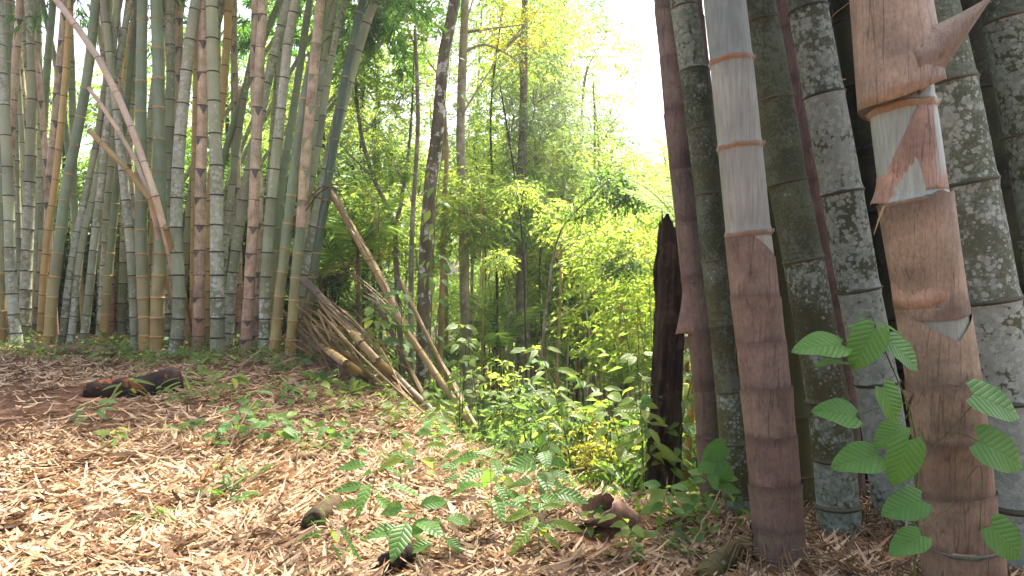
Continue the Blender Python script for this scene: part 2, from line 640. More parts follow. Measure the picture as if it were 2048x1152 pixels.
def foliage_clump(name, twigs, per, rx, ry, rz, L, W, droop=.25, flat=.5, hollow=.5):
    """a clump of leafy twigs filling an uneven ellipsoid"""
    c = rdir(twigs)
    # uneven outline: lobes
    lob = rdir(7)
    bump = 1 + .35 * np.max(np.clip(c @ lob.T, 0, 1) ** 6, axis=1) - .25 * np.max(np.clip(c @ rdir(6).T, 0, 1) ** 5, axis=1)
    rr = (hollow + (1 - hollow) * rng.random(twigs)) ** .8 * bump
    ctr = c * rr[:, None] * np.array([rx, ry, rz])
    out = vnorm(c * np.array([1, 1, .4]) + rng.normal(0, .5, (twigs, 3)))
    out[:, 2] = out[:, 2] * .6 - .05
    out = vnorm(out)
    tl = L * 2.6
    bs, ds, ns = [], [], []
    for j in range(per):
        t = (j + rng.random(twigs) * .6) / per
        b = ctr + out * (t * tl)[:, None]
        b[:, 2] -= droop * tl * t * t
        sidev = vnorm(np.cross(out, np.array([0, 0, 1.0])))
        sgn = 1 if j % 2 else -1
        dd = out * .55 + sidev * sgn * (.85 if j < per - 1 else .1) + rng.normal(0, .28, (twigs, 3))
        dd[:, 2] -= droop
        nn = np.array([0, 0, 1.0]) * flat * 2 + rng.normal(0, .55, (twigs, 3))
        bs.append(b)
        ds.append(dd)
        ns.append(nn)
    b = np.concatenate(bs)
    n_ = len(b)
    v, t = leaf_batch(b, np.concatenate(ds), np.concatenate(ns), L * rng.uniform(.6, 1.25, n_), W * rng.uniform(.7, 1.2, n_), .2, .18)
    me = np_mesh(name, v, t)
    me.materials.append(M['leaf_mid'])
    return me


def bamboo_spray(name, nb, length, per, L, W):
    """feathery bamboo branchlets: arching twigs with fans of narrow drooping leaves"""
    bs, ds, ns = [], [], []
    mb = MB()
    for i in range(nb):
        az = rng.uniform(0, 2 * math.pi)
        el = rng.uniform(-.1, .9)
        d = np.array([math.cos(az) * math.cos(el), math.sin(az) * math.cos(el), math.sin(el)])
        ln = length * rng.uniform(.5, 1.1)
        pts = []
        for q in range(6):
            t = q / 5
            p = d * ln * t + np.array([0, 0, -1.0]) * ln * .55 * t * t
            pts.append(p)
        mb.tube(pts, [.008 * (1 - q / 6) + .0015 for q in range(6)], 3, False)
        for q in range(per):
            t = rng.uniform(.25, 1.0)
            p = d * ln * t + np.array([0, 0, -1.0]) * ln * .55 * t * t + rng.normal(0, .05, 3)
            tw = vnorm(d + rng.normal(0, .7, 3))
            kf = rng.integers(5, 9)
            for h in range(kf):
                a = (h / (kf - 1) - .5) * 1.9
                sd = vnorm(np.cross(tw, [0, 0, 1.0]))
                dd = tw * math.cos(a) + sd * math.sin(a) + np.array([0, 0, -.55]) + rng.normal(0, .15, 3)
                bs.append(p + rng.normal(0, .03, 3))
                ds.append(dd)
                ns.append(np.array([0, 0, 1.0]) + rng.normal(0, .5, 3))
    b = np.array(bs)
    n_ = len(b)
    v, t = leaf_batch(b, np.array(ds), np.array(ns), L * rng.uniform(.6, 1.2, n_), W * rng.uniform(.8, 1.2, n_), .15, .25)
    k0 = len(v)
    tv = np.array([tuple(p) for p in mb.v])
    tt = []
    for f in mb.f:
        tt += [(f[0], f[1], f[2]), (f[0], f[2], f[3])]
    me = np_mesh(name, np.concatenate([v, tv]), np.concatenate([t, np.array(tt) + k0]))
    me.materials.append(M['leaf_bamboo'])
    return me


CL = {
    'big': [foliage_clump('foliage_big', 230, 8, 1.5, 1.5, 1.2, .17, .075) for _ in range(3)],
    'mid': [foliage_clump('foliage_mid', 210, 8, 1.1, 1.1, .95, .12, .055) for _ in range(3)],
    'fine': [foliage_clump('foliage_fine', 430, 10, 1.2, 1.2, 1.3, .085, .032, .45) for _ in range(2)],
    'bush': [foliage_clump('foliage_bush', 150, 7, .55, .55, .5, .105, .05) for _ in range(3)],
    'broad': [foliage_clump('foliage_broad', 90, 6, .6, .6, .5, .22, .10, .45) for _ in range(2)],
    'wisp': [foliage_clump('foliage_wisp', 46, 6, .6, .6, .7, .14, .06, .3, .5, .2) for _ in range(3)],
    'far': [foliage_clump('foliage_far', 380, 8, 3.2, 3.2, 2.4, .26, .13) for _ in range(3)],
}
SPRAY = [bamboo_spray('bamboo_spray', 12, 1.7, 16, .20, .022) for _ in range(3)]


def put(name, mesh, parent, p, rz=0., s=1., mat=None, sz=None, tilt=0.):
    """child at world point p (parents are un-rotated Empties)"""
    o = obj(name, mesh, parent, mat)
    o.location = Vector(p) - (parent.location if parent else Vector((0, 0, 0)))
    o.rotation_euler = (tilt, 0, rz)
    o.scale = (s, s, sz or s)
    return o


# ------------------------------------------------------------------ bamboo kit
def internode_mesh(name, n, rings):
    """unit internode: radius 1, z 0..1, slightly waisted, swelling to the nodes"""
    mb = MB()
    for z in rings:
        e = min(z, 1 - z)
        r = 1.0 - .012 * z + .045 * math.exp(-(e / .045) ** 2) - .012 * math.exp(-((e - .09) / .05) ** 2)
        for j in range(n):
            a = 2 * math.pi * j / n
            mb.v.append(Vector((r * math.cos(a), r * math.sin(a), z)))
    for i in range(len(rings) - 1):
        for j in range(n):
            a = i * n + j
            b = i * n + (j + 1) % n
            mb.f.append((a, b, b + n, a + n))
    mb.f.append(tuple(range(n - 1, -1, -1)))
    mb.f.append(tuple((len(rings) - 1) * n + j for j in range(n)))
    return mb.mesh(name)


def ring_mesh(name, n, prof, wob=0.0):
    """node ridge: profile of (radius, z)"""
    mb = MB()
    rg = random.Random(3)
    ph = [rg.uniform(0, 6) for _ in range(4)]
    for r, z in prof:
        for j in range(n):
            a = 2 * math.pi * j / n
            w = wob * (math.sin(3 * a + ph[0]) + .6 * math.sin(7 * a + ph[1]) + .5 * rg.uniform(-1, 1))
            rr = r * (1 + w * .5 * max(0, r - 1) / .1)
            mb.v.append(Vector((rr * math.cos(a), rr * math.sin(a), z + w)))
    m = len(prof)
    for i in range(m - 1):
        for j in range(n):
            a = i * n + j
            b = i * n + (j + 1) % n
            mb.f.append((a, b, b + n, a + n))
    return mb.mesh(name)


def sheath_mesh(name, n, rows, top, overlap=.5, off=.035, flare=0., seed=0, slope=.0, low=0.0, ragged=.006, twist=0.0):
    """culm sheath: a sheet wrapped round a unit internode with an overlapping free edge;
    top(u) is its upper edge over u in 0..1 round the culm"""
    rg = random.Random(seed)
    mb = MB()
    tot = 2 * math.pi + overlap
    for i in range(rows + 1):
        t = i / rows
        for j in range(n + 1):
            u = j / n
            a = u * tot + twist * t
            h = top(u) * t
            z = low + slope * math.sin(a) * (1 - t) + h
            r = 1 + off * (.6 + .9 * u) + flare * t * t * (.4 + .6 * u) + .01 * math.sin(5 * a + seed)
            if i == 0:
                r += .015
            if i == rows:
                z += rg.uniform(-ragged, ragged)
            mb.v.append(Vector((r * math.cos(a), r * math.sin(a), z)))
    for i in range(rows):
        for j in range(n):
            a = i * (n + 1) + j
            mb.f.append((a, a + 1, a + n + 2, a + n + 1))
    return mb.mesh(name)


def vnotch(c, w, depth, full=1.0):
    """upper edge with a V notch centred at u=c"""
    return lambda u: full - depth * max(0, 1 - abs(u - c) / w)


INT_FAR = internode_mesh('internode_far', 14, [0, .04, .1, .5, .9, .96, 1])
INT_NEAR = internode_mesh('internode_near', 36, [0, .02, .045, .08, .14, .3, .5, .7, .86, .92, .955, .98, 1])
RING_FAR = ring_mesh('node_far', 14, [(1.0, -.7), (1.09, -.35), (1.135, 0), (1.08, .4), (1.0, .7)])
RING_NEAR = ring_mesh('node_near', 40, [(1.01, -.9), (1.05, -.55), (1.085, -.2), (1.09, .05), (1.055, .3), (1.03, .45), (1.0, .9)], .06)
RING_FRAY = ring_mesh('node_frayed', 56, [(1.02, -1.2), (1.05, -.8), (1.075, -.5), (1.085, -.1), (1.095, .35), (1.07, .42), (1.05, .2), (1.0, .5)], .10)
SH_FAR = [sheath_mesh('sheath_far', 18, 4, vnotch(c, .11, .30, .97), .4, .05, 0, i) for i, c in enumerate((.18, .38, .55, .74))] + [sheath_mesh('sheath_far', 18, 4, lambda u: .96 + .05 * u, .4, .05, .01, 9, 0, 0, .01, .5) for _ in range(2)]
SH_NEAR = [
    sheath_mesh('sheath_near', 48, 8, vnotch(.72, .16, .42, 1.0), 1.2, .045, 0, 1, .03, -.03),
    sheath_mesh('sheath_near', 48, 8, lambda u: 1.10 - .16 * u + .02 * math.sin(23 * u), 1.6, .05, .05, 2, .06, -.05, .018, 1.3),
    sheath_mesh('sheath_near', 48, 8, lambda u: .96 + .15 * u + .02 * math.sin(19 * u), 1.6, .05, .05, 3, .05, -.05, .018, -1.1),
    sheath_mesh('sheath_near', 48, 8, vnotch(.78, .2, .2, 1.09), 1.4, .055, .04, 4, .05, -.05, .02, .8),
]

TYPES = {
    # material, low colour, high colour, ring colour
    'green': ('culm_green', (.38, .275, .095), (.22, .29, .17), (.54, .33, .12)),
    'dark': ('culm_green', (.16, .13, .06), (.075, .12, .075), (.32, .22, .10)),
    'lichen': ('culm_lichen', (.20, .20, .11), (.37, .41, .26), (.07, .062, .04)),
    'sheath': ('culm_green', (.10, .08, .06), (.13, .13, .11), (.17, .11, .085)),
    'ochre': ('culm_green', (.34, .235, .09), (.52, .38, .14), (.16, .09, .03)),
    'pale': ('culm_dry', (.48, .34, .23), (.64, .50, .38), (.25, .15, .09)),
    'dry': ('culm_dry', (.24, .155, .065), (.40, .28, .12), (.14, .09, .045)),
    'deaddark': ('culm_dry', (.13, .09, .055), (.20, .14, .08), (.07, .05, .035)),
    'lichen_near': ('culm_lichen_near', (.075, .06, .02), (.05, .06, .032), (.075, .065, .035)),
    'lichen_white': ('culm_lichen_white', (.065, .07, .035), (.095, .115, .075), (.06, .06, .035)),
    'moss': ('culm_moss', (.09, .075, .022), (.06, .065, .028), (.085, .07, .03)),
    'waxy': ('culm_waxy', (.18, .19, .14), (.25, .275, .235), (.25, .175, .11)),
    'shade': ('culm_moss', (.014, .014, .009), (.018, .02, .014), (.012, .012, .008)),  # near-black colour paints in the shade between the near culms
    'brown': ('culm_green', (.12, .08, .06), (.18, .13, .10), (.09, .065, .05)),
}


def lerp3(a, b, t):
    return tuple(a[i] + (b[i] - a[i]) * t for i in range(3))


def jit(c, s, rg):
    k = 1 + rg.uniform(-s, s)
    return tuple(max(0, v * k * (1 + rg.uniform(-s * .3, s * .3))) for v in c)


def culm(pts, d, typ, label, group, L0=.26, L1=.44, near=False, taper=.35, sheath_to=None, sheath_from=0.0, shcol=((.42, .27, .18), (.60, .50, .34)),
         nodes=None, seed=0, name='bamboo_culm', cat='bamboo', start_node=True, rise=2.6, shvar=None, ring_h=None, wig=.004, skip_sheath=()):
    """a culm along world points: an Empty that parents its internodes (each with its node ridge and sheath)"""
    rg = random.Random(seed * 13 + 5)
    line = spline(pts, max(40, len(pts) * 12))
    cum = [0.0]
    for a, b in zip(line, line[1:]):
        cum.append(cum[-1] + (b - a).length)
    tot = cum[-1]

    def at(s):
        s = max(0, min(tot, s))
        k = max(0, min(len(cum) - 2, int(np.searchsorted(cum, s)) - 1))
        t = (s - cum[k]) / max(1e-6, cum[k + 1] - cum[k])
        return line[k].lerp(line[k + 1], t)
    if nodes is None:
        nodes = [0.0]
        while nodes[-1] < tot - .08:
            z = nodes[-1]
            ln = L0 + (L1 - L0) * min(1, z / rise)
            nodes.append(min(tot, z + ln * rg.uniform(.93, 1.07)))
    m, lo, hi, rc = TYPES[typ]
    root = thing(name, label, cat, line[0], group)
    P = [at(s) for s in nodes]
    for i in range(1, len(P) - 1):
        P[i] = P[i] + Vector((rg.uniform(-wig, wig), rg.uniform(-wig, wig), 0))
    ph = rg.random()
    cph = rg.uniform(0, 6.28)
    for i in range(len(P) - 1):
        t = nodes[i] / tot
        r = d * .5 * (1 - taper * t) * (1.05 if i == 0 else 1)
        v = P[i + 1] - P[i]
        ln = v.length
        zax = v.normalized()
        xax = Vector((1, 0, 0))
        xax = (xax - zax * xax.dot(zax)).normalized()
        q = Matrix((xax, zax.cross(xax), zax)).transposed().to_quaternion()
        o = obj('internode', INT_NEAR if near else INT_FAR, root, M[m])
        o.location = P[i] - root.location
        o.rotation_mode = 'QUATERNION'
        o.rotation_quaternion = q
        o.scale = (r, r, ln)
        tt = min(1, nodes[i] / 1.7)
        alp = max(0, min(1, .5 + .45 * math.sin(cph + i * .55) + rg.uniform(-.25, .25)))
        o.color = (*jit(lerp3(lo, hi, tt), .14, rg), alp)
        rm = RING_FAR
        hh = r * .21
        if near:
            rm = RING_FRAY if typ == 'waxy' else RING_NEAR
            hh = r * (.15 if typ == 'waxy' else .13)
        if ring_h:
            hh = ring_h
        rr = obj('node_ridge', rm, o, M['node'])
        rr.location = (0, 0, 1)
        rr.scale = (.99, .99, hh / ln)
        has = (sheath_to is not None and sheath_from <= nodes[i] < sheath_to and i not in skip_sheath)
        nxt = has and i + 1 < len(nodes) and nodes[i + 1] < sheath_to
        if nxt and near:
            rr.scale = (.9, .9, hh * .5 / ln)
        rr.color = (*jit(lerp3(shcol[0], shcol[1], .2) if nxt and near else rc, .25, rg), 1)
        if has:
            lib = SH_NEAR if near else SH_FAR
            vi = shvar[i % len(shvar)] if shvar else rg.randrange(len(lib))
            sh = obj('sheath', lib[vi], o, M['sheath' if near else 'sheath_plain'])
            notch = (.18, .38, .55, .74, 0, 1)[vi] * 6.68 if not near else 5.0
            sh.rotation_euler = (0, 0, -math.pi / 2 - notch + (.45 if i % 2 else -.45) + (ph - .5) * .5 + rg.uniform(-.2, .2))
            ts = min(1, nodes[i] / 2.6)
            sh.color = (*jit(lerp3(shcol[0], shcol[1], ts), .12, rg), 1)
    return root


# ------------------------------------------------------------------ left bamboo clump
LG = {
    'green': ('smooth grey-green culm with orange node rings in the big clump', 'smooth green culms of the far clump'),
    'dark': ('dark green culm with pale node rings at the edge of the big clump', 'dark green culms of the far clump'),
    'lichen': ('grey-green culm speckled with lichen in the big clump', 'lichen culms of the far clump'),
    'sheath': ('beige culm wrapped in sheaths with dark notches in the big clump', 'sheathed culms of the far clump'),
    'ochre': ('yellow-ochre culm in the big clump', 'ochre culms of the far clump'),
}
# (pixels base->top, width px, type, Z, own label)
LEFT = [
    ([(36, 675), (22, 560), (17, 400), (8, 200), (0, 60)], 20, 'lichen', 11.6, 'lichen culm standing before the beige sheathed culm at the outermost end of the clump'),
    ([(0, 660), (4, 420), (10, 200), (16, 0)], 20, 'green', 12.0, 'green culm with orange rings at the outermost end of the clump'),
    ([(14, 650), (20, 330), (31, 128), (40, 0)], 16, 'sheath', 12.6, 'beige sheathed culm at the outermost end of the clump, behind a lichen culm'),
    ([(48, 660), (58, 400), (64, 220), (64, 110), (58, 0)], 21, 'lichen', 12.6, 'lichen culm just inside the outermost beige sheathed culm'),
    ([(72, 670), (86, 500), (80, 330), (77, 180), (74, 0)], 17, 'lichen', 12.9, 'darker lichen culm near the foot of the slim ochre culm'),
    ([(90, 640), (98, 400), (109, 255), (120, 128), (131, 0)], 16, 'sheath', 12.5, 'beige sheathed culm directly behind the slim ochre culm'),
    ([(81, 665), (86, 580), (95, 470), (106, 400), (118, 290), (132, 140), (142, 0)], 14, 'ochre', 12.0, 'slim ochre culm rising beside a beige sheathed culm, dark at its foot'),
    ([(97, 688), (106, 580), (120, 470), (131, 380), (150, 290), (175, 150), (192, 0)], 20, 'green', 11.6, 'green culm with orange rings leaning over three thin lichen culms'),
    ([(120, 692), (146, 508), (173, 380), (192, 290), (212, 160), (240, 0)], 13, 'lichen', 11.8, 'thin'),
    ([(140, 692), (160, 508), (190, 380), (206, 290), (232, 140), (262, 0)], 13, 'lichen', 11.8, 'thin'),
    ([(166, 692), (186, 508), (201, 380), (215, 250), (224, 120), (236, 0)], 15, 'lichen', 11.7, 'thin'),
    ([(204, 675), (219, 525), (233, 380), (248, 250), (262, 120), (276, 0)], 15, 'green', 12.2, 'slim green culm with orange rings beside the three thin lichen culms'),
    ([(272, 686), (264, 525), (251, 390), (233, 219), (219, 110), (208, 0)], 18, 'lichen', 11.6, 'lichen culm leaning left, crossed by a pale broken culm'),
    ([(292, 690), (288, 600), (283, 490), (282, 380), (282, 180), (284, 0)], 23, 'green', 11.3, 'straight green culm with orange rings, dark brown at its foot'),
    ([(313, 690), (315, 600), (321, 490), (320, 380), (317, 146), (312, 0)], 25, 'green', 11.3, 'thick green culm with an orange-yellow foot'),
    ([(336, 670), (337, 328), (341, 182), (338, 0)], 18, 'lichen', 12.2, 'lichen culm half hidden behind the thick green culm with the orange foot'),
    ([(345, 670), (352, 300), (356, 164), (359, 73), (356, 0)], 15, 'sheath', 12.6, 'beige sheathed culm half hidden behind the crooked lichen culm'),
    ([(350, 704), (359, 600), (352, 490), (354, 380), (365, 219), (379, 91), (392, 0)], 24, 'lichen', 11.1, 'thick crooked lichen culm with a whitish foot'),
    ([(385, 670), (389, 330), (392, 100), (395, 0)], 12, 'ochre', 12.4, 'slim ochre culm standing behind the lichen and sheathed culms'),
    ([(396, 700), (399, 544), (401, 380), (405, 220), (407, 0)], 21, 'sheath', 11.2, 'straight beige culm with dark notches and a pinkish-brown foot'),
    ([(436, 716), (434, 547), (433, 365), (427, 182), (424, 0)], 26, 'lichen', 11.0, 'thickest lichen culm, pale and straight'),
    ([(416, 680), (418, 420), (440, 240), (451, 128), (458, 0)], 17, 'ochre', 12.3, 'ochre culm leaning right between two pale lichen culms'),
    ([(512, 722), (515, 505), (519, 380), (508, 182), (510, 0)], 15, 'sheath', 11.5, 'beige sheathed culm pressed against its thicker twin'),
    ([(492, 728), (495, 630), (503, 505), (508, 400), (515, 237), (520, 109), (527, 0)], 20, 'sheath', 11.0, 'thick beige culm with dark notches beside its slimmer twin'),
    ([(528, 728), (530, 588), (536, 484), (545, 380), (566, 182), (577, 73), (592, 0)], 21, 'lichen', 11.0, 'lichen culm standing next to the thick sheathed culm and its twin'),
    ([(455, 708), (461, 588), (474, 484), (490, 380), (515, 260), (540, 140), (577, 0)], 20, 'lichen', 11.6, 'whitish lichen culm leaning right behind the sheathed twins'),
    ([(540, 700), (560, 400), (590, 200), (605, 100), (620, 0)], 16, 'lichen', 12.2, 'slim lichen culm half hidden behind the culm with the bare green foot'),
    ([(580, 722), (584, 663), (590, 568), (601, 463), (606, 390), (613, 292), (622, 200), (631, 109), (641, 0)], 20, 'sheath', 10.8, 'culm with bare green foot and pink-brown sheaths above'),
    ([(547, 738), (557, 610), (572, 484), (582, 390), (595, 292), (612, 182), (640, 60), (660, 0)], 20, 'lichen', 10.9, 'lichen culm standing foremost beside the culm with the bare green foot'),
    ([(585, 700), (610, 420), (632, 255), (650, 109), (672, 0)], 14, 'lichen', 11.8, 'slim lichen culm, one of two leaning out behind the dark green culm'),
    ([(590, 690), (612, 420), (632, 328), (650, 200), (668, 91), (690, 0)], 14, 'lichen', 11.6, 'slim lichen culm, one of two leaning out behind the dark green culm'),
    ([(599, 728), (620, 588), (634, 505), (647, 422), (668, 290), (690, 164), (704, 91), (727, 0)], 18, 'dark', 10.9, None),
    ([(590, 705), (607, 568), (617, 505), (639, 400), (661, 310), (690, 200), (719, 91), (750, 0)], 20, 'lichen', 11.2, 'pale lichen culm leaning farthest out at the open edge of the clump'),
    ([(420, 680), (432, 420), (446, 320), (489, 182), (537, 55), (560, 0)], 14, 'green', 12.8, 'slim green culm leaning right behind the clump'),
]


def lclump(pxs, w, typ, Z, lab, seed):
    d = w * Z / F * 1.06
    pts = []
    bx = px(pxs[0][0], pxs[0][1], Z)
    pts.append(Vector((bx.x, Z, gz(bx.x, Z) - .03)))
    for (x, y) in pxs[1:]:
        p = px(x, y, Z)
        if p.z > pts[-1].z + .15:
            pts.append(p)
    # keep growing above the frame, leaning a little more outwards
    v = (pts[-1] - pts[-2]).normalized()
    for i in range(3):
        v = (v + Vector((v.x * .10, rng.uniform(-.03, .06), 0))).normalized()
        pts.append(pts[-1] + v * 1.5)
    thin = lab == 'thin'
    if thin:
        lab = 'thin lichen culm, one of three parallel ones leaning right'
    label, group = LG[typ]
    if thin:
        group = 'thin lichen culms of the far clump'
    kw = {}
    if typ == 'sheath':
        kw = dict(sheath_to=9.)
        if lab and 'bare green' in lab:
            kw = dict(sheath_from=1.75, sheath_to=9.)
    t2 = 'green' if (lab and 'bare green' in lab) else typ
    o = culm(pts, d, t2, lab or label, group if (not lab or thin) else group, L0=.27, L1=.47, seed=seed, **kw)
    return o, pts


sprays_at = []
for i, (pxs, w, typ, Z, lab) in enumerate(LEFT):
    o, pts = lclump(pxs, w, typ, Z, lab, i)
    sprays_at.append((o, pts))

# culms further inside the clump, half hidden by those in front
rg = random.Random(21)
for i in range(50):
    x0 = rg.uniform(-40, 600) if i < 34 else rg.uniform(-20, 330)
    Z = rg.uniform(12.6, 14.8)
    lean = (x0 - 330) / 330 * 60 + rg.uniform(-60, 90)
    typ = rg.choice(['lichen', 'lichen', 'lichen', 'lichen', 'green', 'green', 'sheath', 'lichen', 'ochre'])
    pxs = [(x0, 660), (x0 + lean * .3, 420), (x0 + lean * .7, 180), (x0 + lean * 1.2, 0)]
    lab = 'slim %s half hidden deep inside the big clump' % {'lichen': 'lichen-grey culm', 'green': 'green culm', 'sheath': 'beige sheathed culm', 'ochre': 'ochre culm'}[typ]
    d = rg.uniform(12, 18) * Z / F
    base = px(x0, 660, Z)
    pts = [Vector((base.x, Z, gz(base.x, Z) - .03))] + [px(a, b, Z) for a, b in pxs[1:]]
    v = (pts[-1] - pts[-2]).normalized()
    pts += [pts[-1] + v * 2, pts[-1] + v * 4 + Vector((v.x, .2, 0))]
    o = culm(pts, d, typ, lab, 'inner culms of the far clump, ' + typ, L0=.3, L1=.5, seed=200 + i, sheath_to=9. if typ == 'sheath' else None)
    sprays_at.append((o, pts))

# thin culms leaning far out to the right behind the clump
for i, (a, b, w) in enumerate([((420, 520), (800, 40), 10), ((400, 470), (720, 90), 9), ((440, 400), (640, 40), 11), ((470, 330), (600, 20), 10),
                               ((480, 420), (780, 60), 8), ((330, 420), (560, 60), 11)]):
    Z = 13.4 + i * .2
    A, B = px(*a, Z), px(*b, Z + .6)
    v = (A - B).normalized()
    k = 0
    base = A.copy()
    while base.z > gz(base.x, base.y) - .02 and k < 400:
        base += v * .05 + Vector((0.012, 0, -.03))
        k += 1
    pts = [base, base.lerp(A, .6) + Vector((-.08, 0, .1)), A, B, B + (B - A).normalized() * 2.2]
    o = culm(pts, w * Z / F, 'lichen', 'thin lichen culm slanting far out to the right behind the clump', 'slanting thin culms behind the far clump', L0=.35, L1=.5, seed=300 + i)
    sprays_at.append((o, pts))

# broken culms caught in the clump
BROKEN = [
    ([(320, 420), (306, 380), (270, 273), (219, 157), (175, 84), (113, 0), (80, -40)], 14, 'pale', 10.7, 'pale pinkish broken culm slanting across the green culms'),
    ([(300, 400), (270, 317), (219, 233), (177, 175)], 9, 'pale', 10.9, 'short pale culm snapped off below the long slanting one'),
    ([(330, 450), (302, 401), (270, 357), (233, 317), (179, 261)], 12, 'dry', 10.8, 'dry tan culm snapped off with a splintered end'),
]
for i, (pxs, w, typ, Z, lab) in enumerate(BROKEN):
    pts = [px(x, y, Z) for x, y in pxs]
    # the foot runs on down behind the standing culms to the ground
    f = px(pxs[0][0] + 60, 690, Z + 1.4)
    pts = [Vector((f.x, f.y, gz(f.x, f.y))), (pts[0] + Vector((f.x, f.y, gz(f.x, f.y)))) * .5] + pts
    culm(pts, w * Z / F, typ, lab, None, L0=.4, L1=.55, taper=.1, seed=400 + i, name='broken_culm')

# ------------------------------------------------------------------ dead culms fallen out of the clump
FALL = [
    ([(606, 560, 10.6), (700, 655, 10.0), (790, 750, 9.4), (860, 820, 9.0)], 17, 'deaddark', 'dark dead culm fallen from the clump, split along its length'),
    ([(655, 378, 11.0), (700, 450, 10.7), (760, 560, 10.3), (830, 690, 9.9), (930, 830, 9.3)], 14, 'dry', 'long dry yellow-brown culm slanting down past the mottled trunk'),
    ([(690, 650, 10.2), (785, 748, 9.5), (900, 848, 0), (985, 915, 0)], 10, 'dry', 'sunlit straw-coloured split culm lying down the bank'),
    ([(640, 690, 10.3), (730, 752, 9.6), (830, 812, 0), (915, 872, 0)], 10, 'dry', 'straw-coloured culm lying lowest on the bank'),
    ([(800, 560, 10.5), (860, 680, 10.0), (915, 790, 9.6), (985, 905, 8.6)], 9, 'dry', 'dry culm leaning behind the mottled trunk'),
    ([(745, 590, 10.3), (800, 700, 9.9), (835, 775, 9.6)], 10, 'deaddark', 'thin dark dead culm leaning between two others'),
    ([(560, 620, 11.2), (660, 720, 10.2), (740, 790, 9.3)], 12, 'deaddark', 'dead brown culm sunk into the pile of dry fronds'),
    ([(640, 590, 10.9), (720, 690, 10.1), (800, 780, 9.2), (850, 835, 8.6)], 10, 'dry', 'tan dead culm under the dark split one'),
]
for i, (pp, w, typ, lab) in enumerate(FALL):
    pts = [px(*p) if p[2] else gp(p[0], p[1]) + Vector((0, 0, .03)) for p in pp]
    pp = [(q_.x, q_.z, q_.y) for q_ in pts]
    Zm = sum(p[2] for p in pp) / len(pp)
    for p in pts:
        p.z = max(p.z, gz(p.x, p.y) + .3 * w * Zm / F)
    if i in (2, 3):
        pts[-1] = pts[-1] + Vector((.08, -.06, -.16))
    dv = (pts[-1] - pts[-2]).normalized()
    n_ = 0
    while pts[-1].z > gz(pts[-1].x, pts[-1].y) + .02 and n_ < 40:
        pts[-1] = pts[-1] + dv * .05
        n_ += 1
    o = culm(pts, w * Zm / F, typ, lab, None, L0=.42, L1=.46, taper=.1, seed=500 + i, name='fallen_culm', wig=.012)
    # long splinters peeled off along the culm
    rg = random.Random(900 + i)
    for k in range(5):
        t0 = rg.uniform(0, .6)
        sp = spline(pts, 20)
        a = sp[int(t0 * 19)]
        b = sp[min(19, int(t0 * 19) + rg.randrange(3, 8))]
        off = Vector((rg.uniform(-.07, .09), rg.uniform(-.12, 0), rg.uniform(-.02, .12)))
        mb = MB().strip([a, a.lerp(b, .5) + off * .7, b + off], [w * Zm / F * .25, w * Zm / F * .22, .004], None, .3)
        s_ = obj('splinter', mb.mesh('splinter', True, o.location), o, M['dry_frond'])

# dry fronds: long dead leaf blades heaped at the clump's foot
rg = random.Random(55)
for i in range(46):
    a = px(rg.uniform(560, 660), rg.uniform(585, 700), rg.uniform(10.3, 11.3))
    b = px(rg.uniform(650, 790), rg.uniform(680, 790), rg.uniform(9.3, 10.2))
    b.z = max(b.z, gz(b.x, b.y) + .02)
    a.z = max(a.z, gz(a.x, a.y) + .05)
    m_ = a.lerp(b, .45) + Vector((rg.uniform(-.1, .1), rg.uniform(-.15, .1), rg.uniform(.02, .22)))
    w = rg.uniform(.008, .026)
    mb = MB().strip(spline([a, m_, b], 9), [w * math.sin(math.pi * (q + .7) / 9.6) for q in range(9)], None, .35)
    o = obj('dry_frond', mb.mesh('dry_frond', True, a), None, M['dry_frond'])
    o.location = a
    tag(o, 'long brown dead leaf blade in the heap beside the fallen culms', 'dead leaf', 'dead blades heaped at the foot of the clump')
for i in range(16):
    a = px(rg.uniform(600, 760), rg.uniform(560, 720), rg.uniform(9.7, 10.6))
    b = gp(rg.uniform(790, 960), 0) if False else gp(*(lambda t: (780 + 190 * t + rg.uniform(-15, 25), 795 + 105 * t + rg.uniform(-20, 15)))(rg.random()))
    a.z = max(a.z, gz(a.x, a.y) + .08)
    m_ = a.lerp(b, .5) + Vector((rg.uniform(-.1, .1), rg.uniform(-.2, .1), rg.uniform(-.03, .16)))
    ln_ = spline([a, m_, b], 12)
    mb = MB().tube(ln_, [rg.uniform(.008, .02) * (1 - .4 * q / 12) for q in range(12)], 5, True)
    for q in range(3):
        s_ = ln_[rg.randrange(2, 9)]
        mb.strip([s_, s_ + Vector((rg.uniform(.05, .2), -.05, rg.uniform(-.02, .1))), s_ + Vector((rg.uniform(.2, .4), -.1, rg.uniform(-.15, .02)))], [.012, .01, .002], None, .3)
    o = obj('dead_stalk', mb.mesh('dead_stalk', True, a), None, M['dry_frond'])
    o.location = a
    tag(o, 'thin dry stalk slanting down the bank among the fallen culms', 'dead stalk', 'dry stalks among the fallen culms')
ARCS = [
    [(560, 480, 10.9), (620, 390, 10.8), (690, 372, 10.6), (745, 402, 10.5), (748, 470, 10.5)],
    [(575, 470, 10.9), (640, 380, 10.7), (672, 384, 10.6), (690, 430, 10.5)],
    [(612, 560, 10.5), (680, 545, 10.2), (720, 565, 10.1), (800, 640, 9.9), (830, 690, 9.8)],
    [(612, 548, 10.5), (700, 530, 10.2), (760, 515, 10.1), (800, 500, 10.0)],
    [(700, 575, 10.2), (770, 620, 9.9), (830, 690, 9.8)],
]
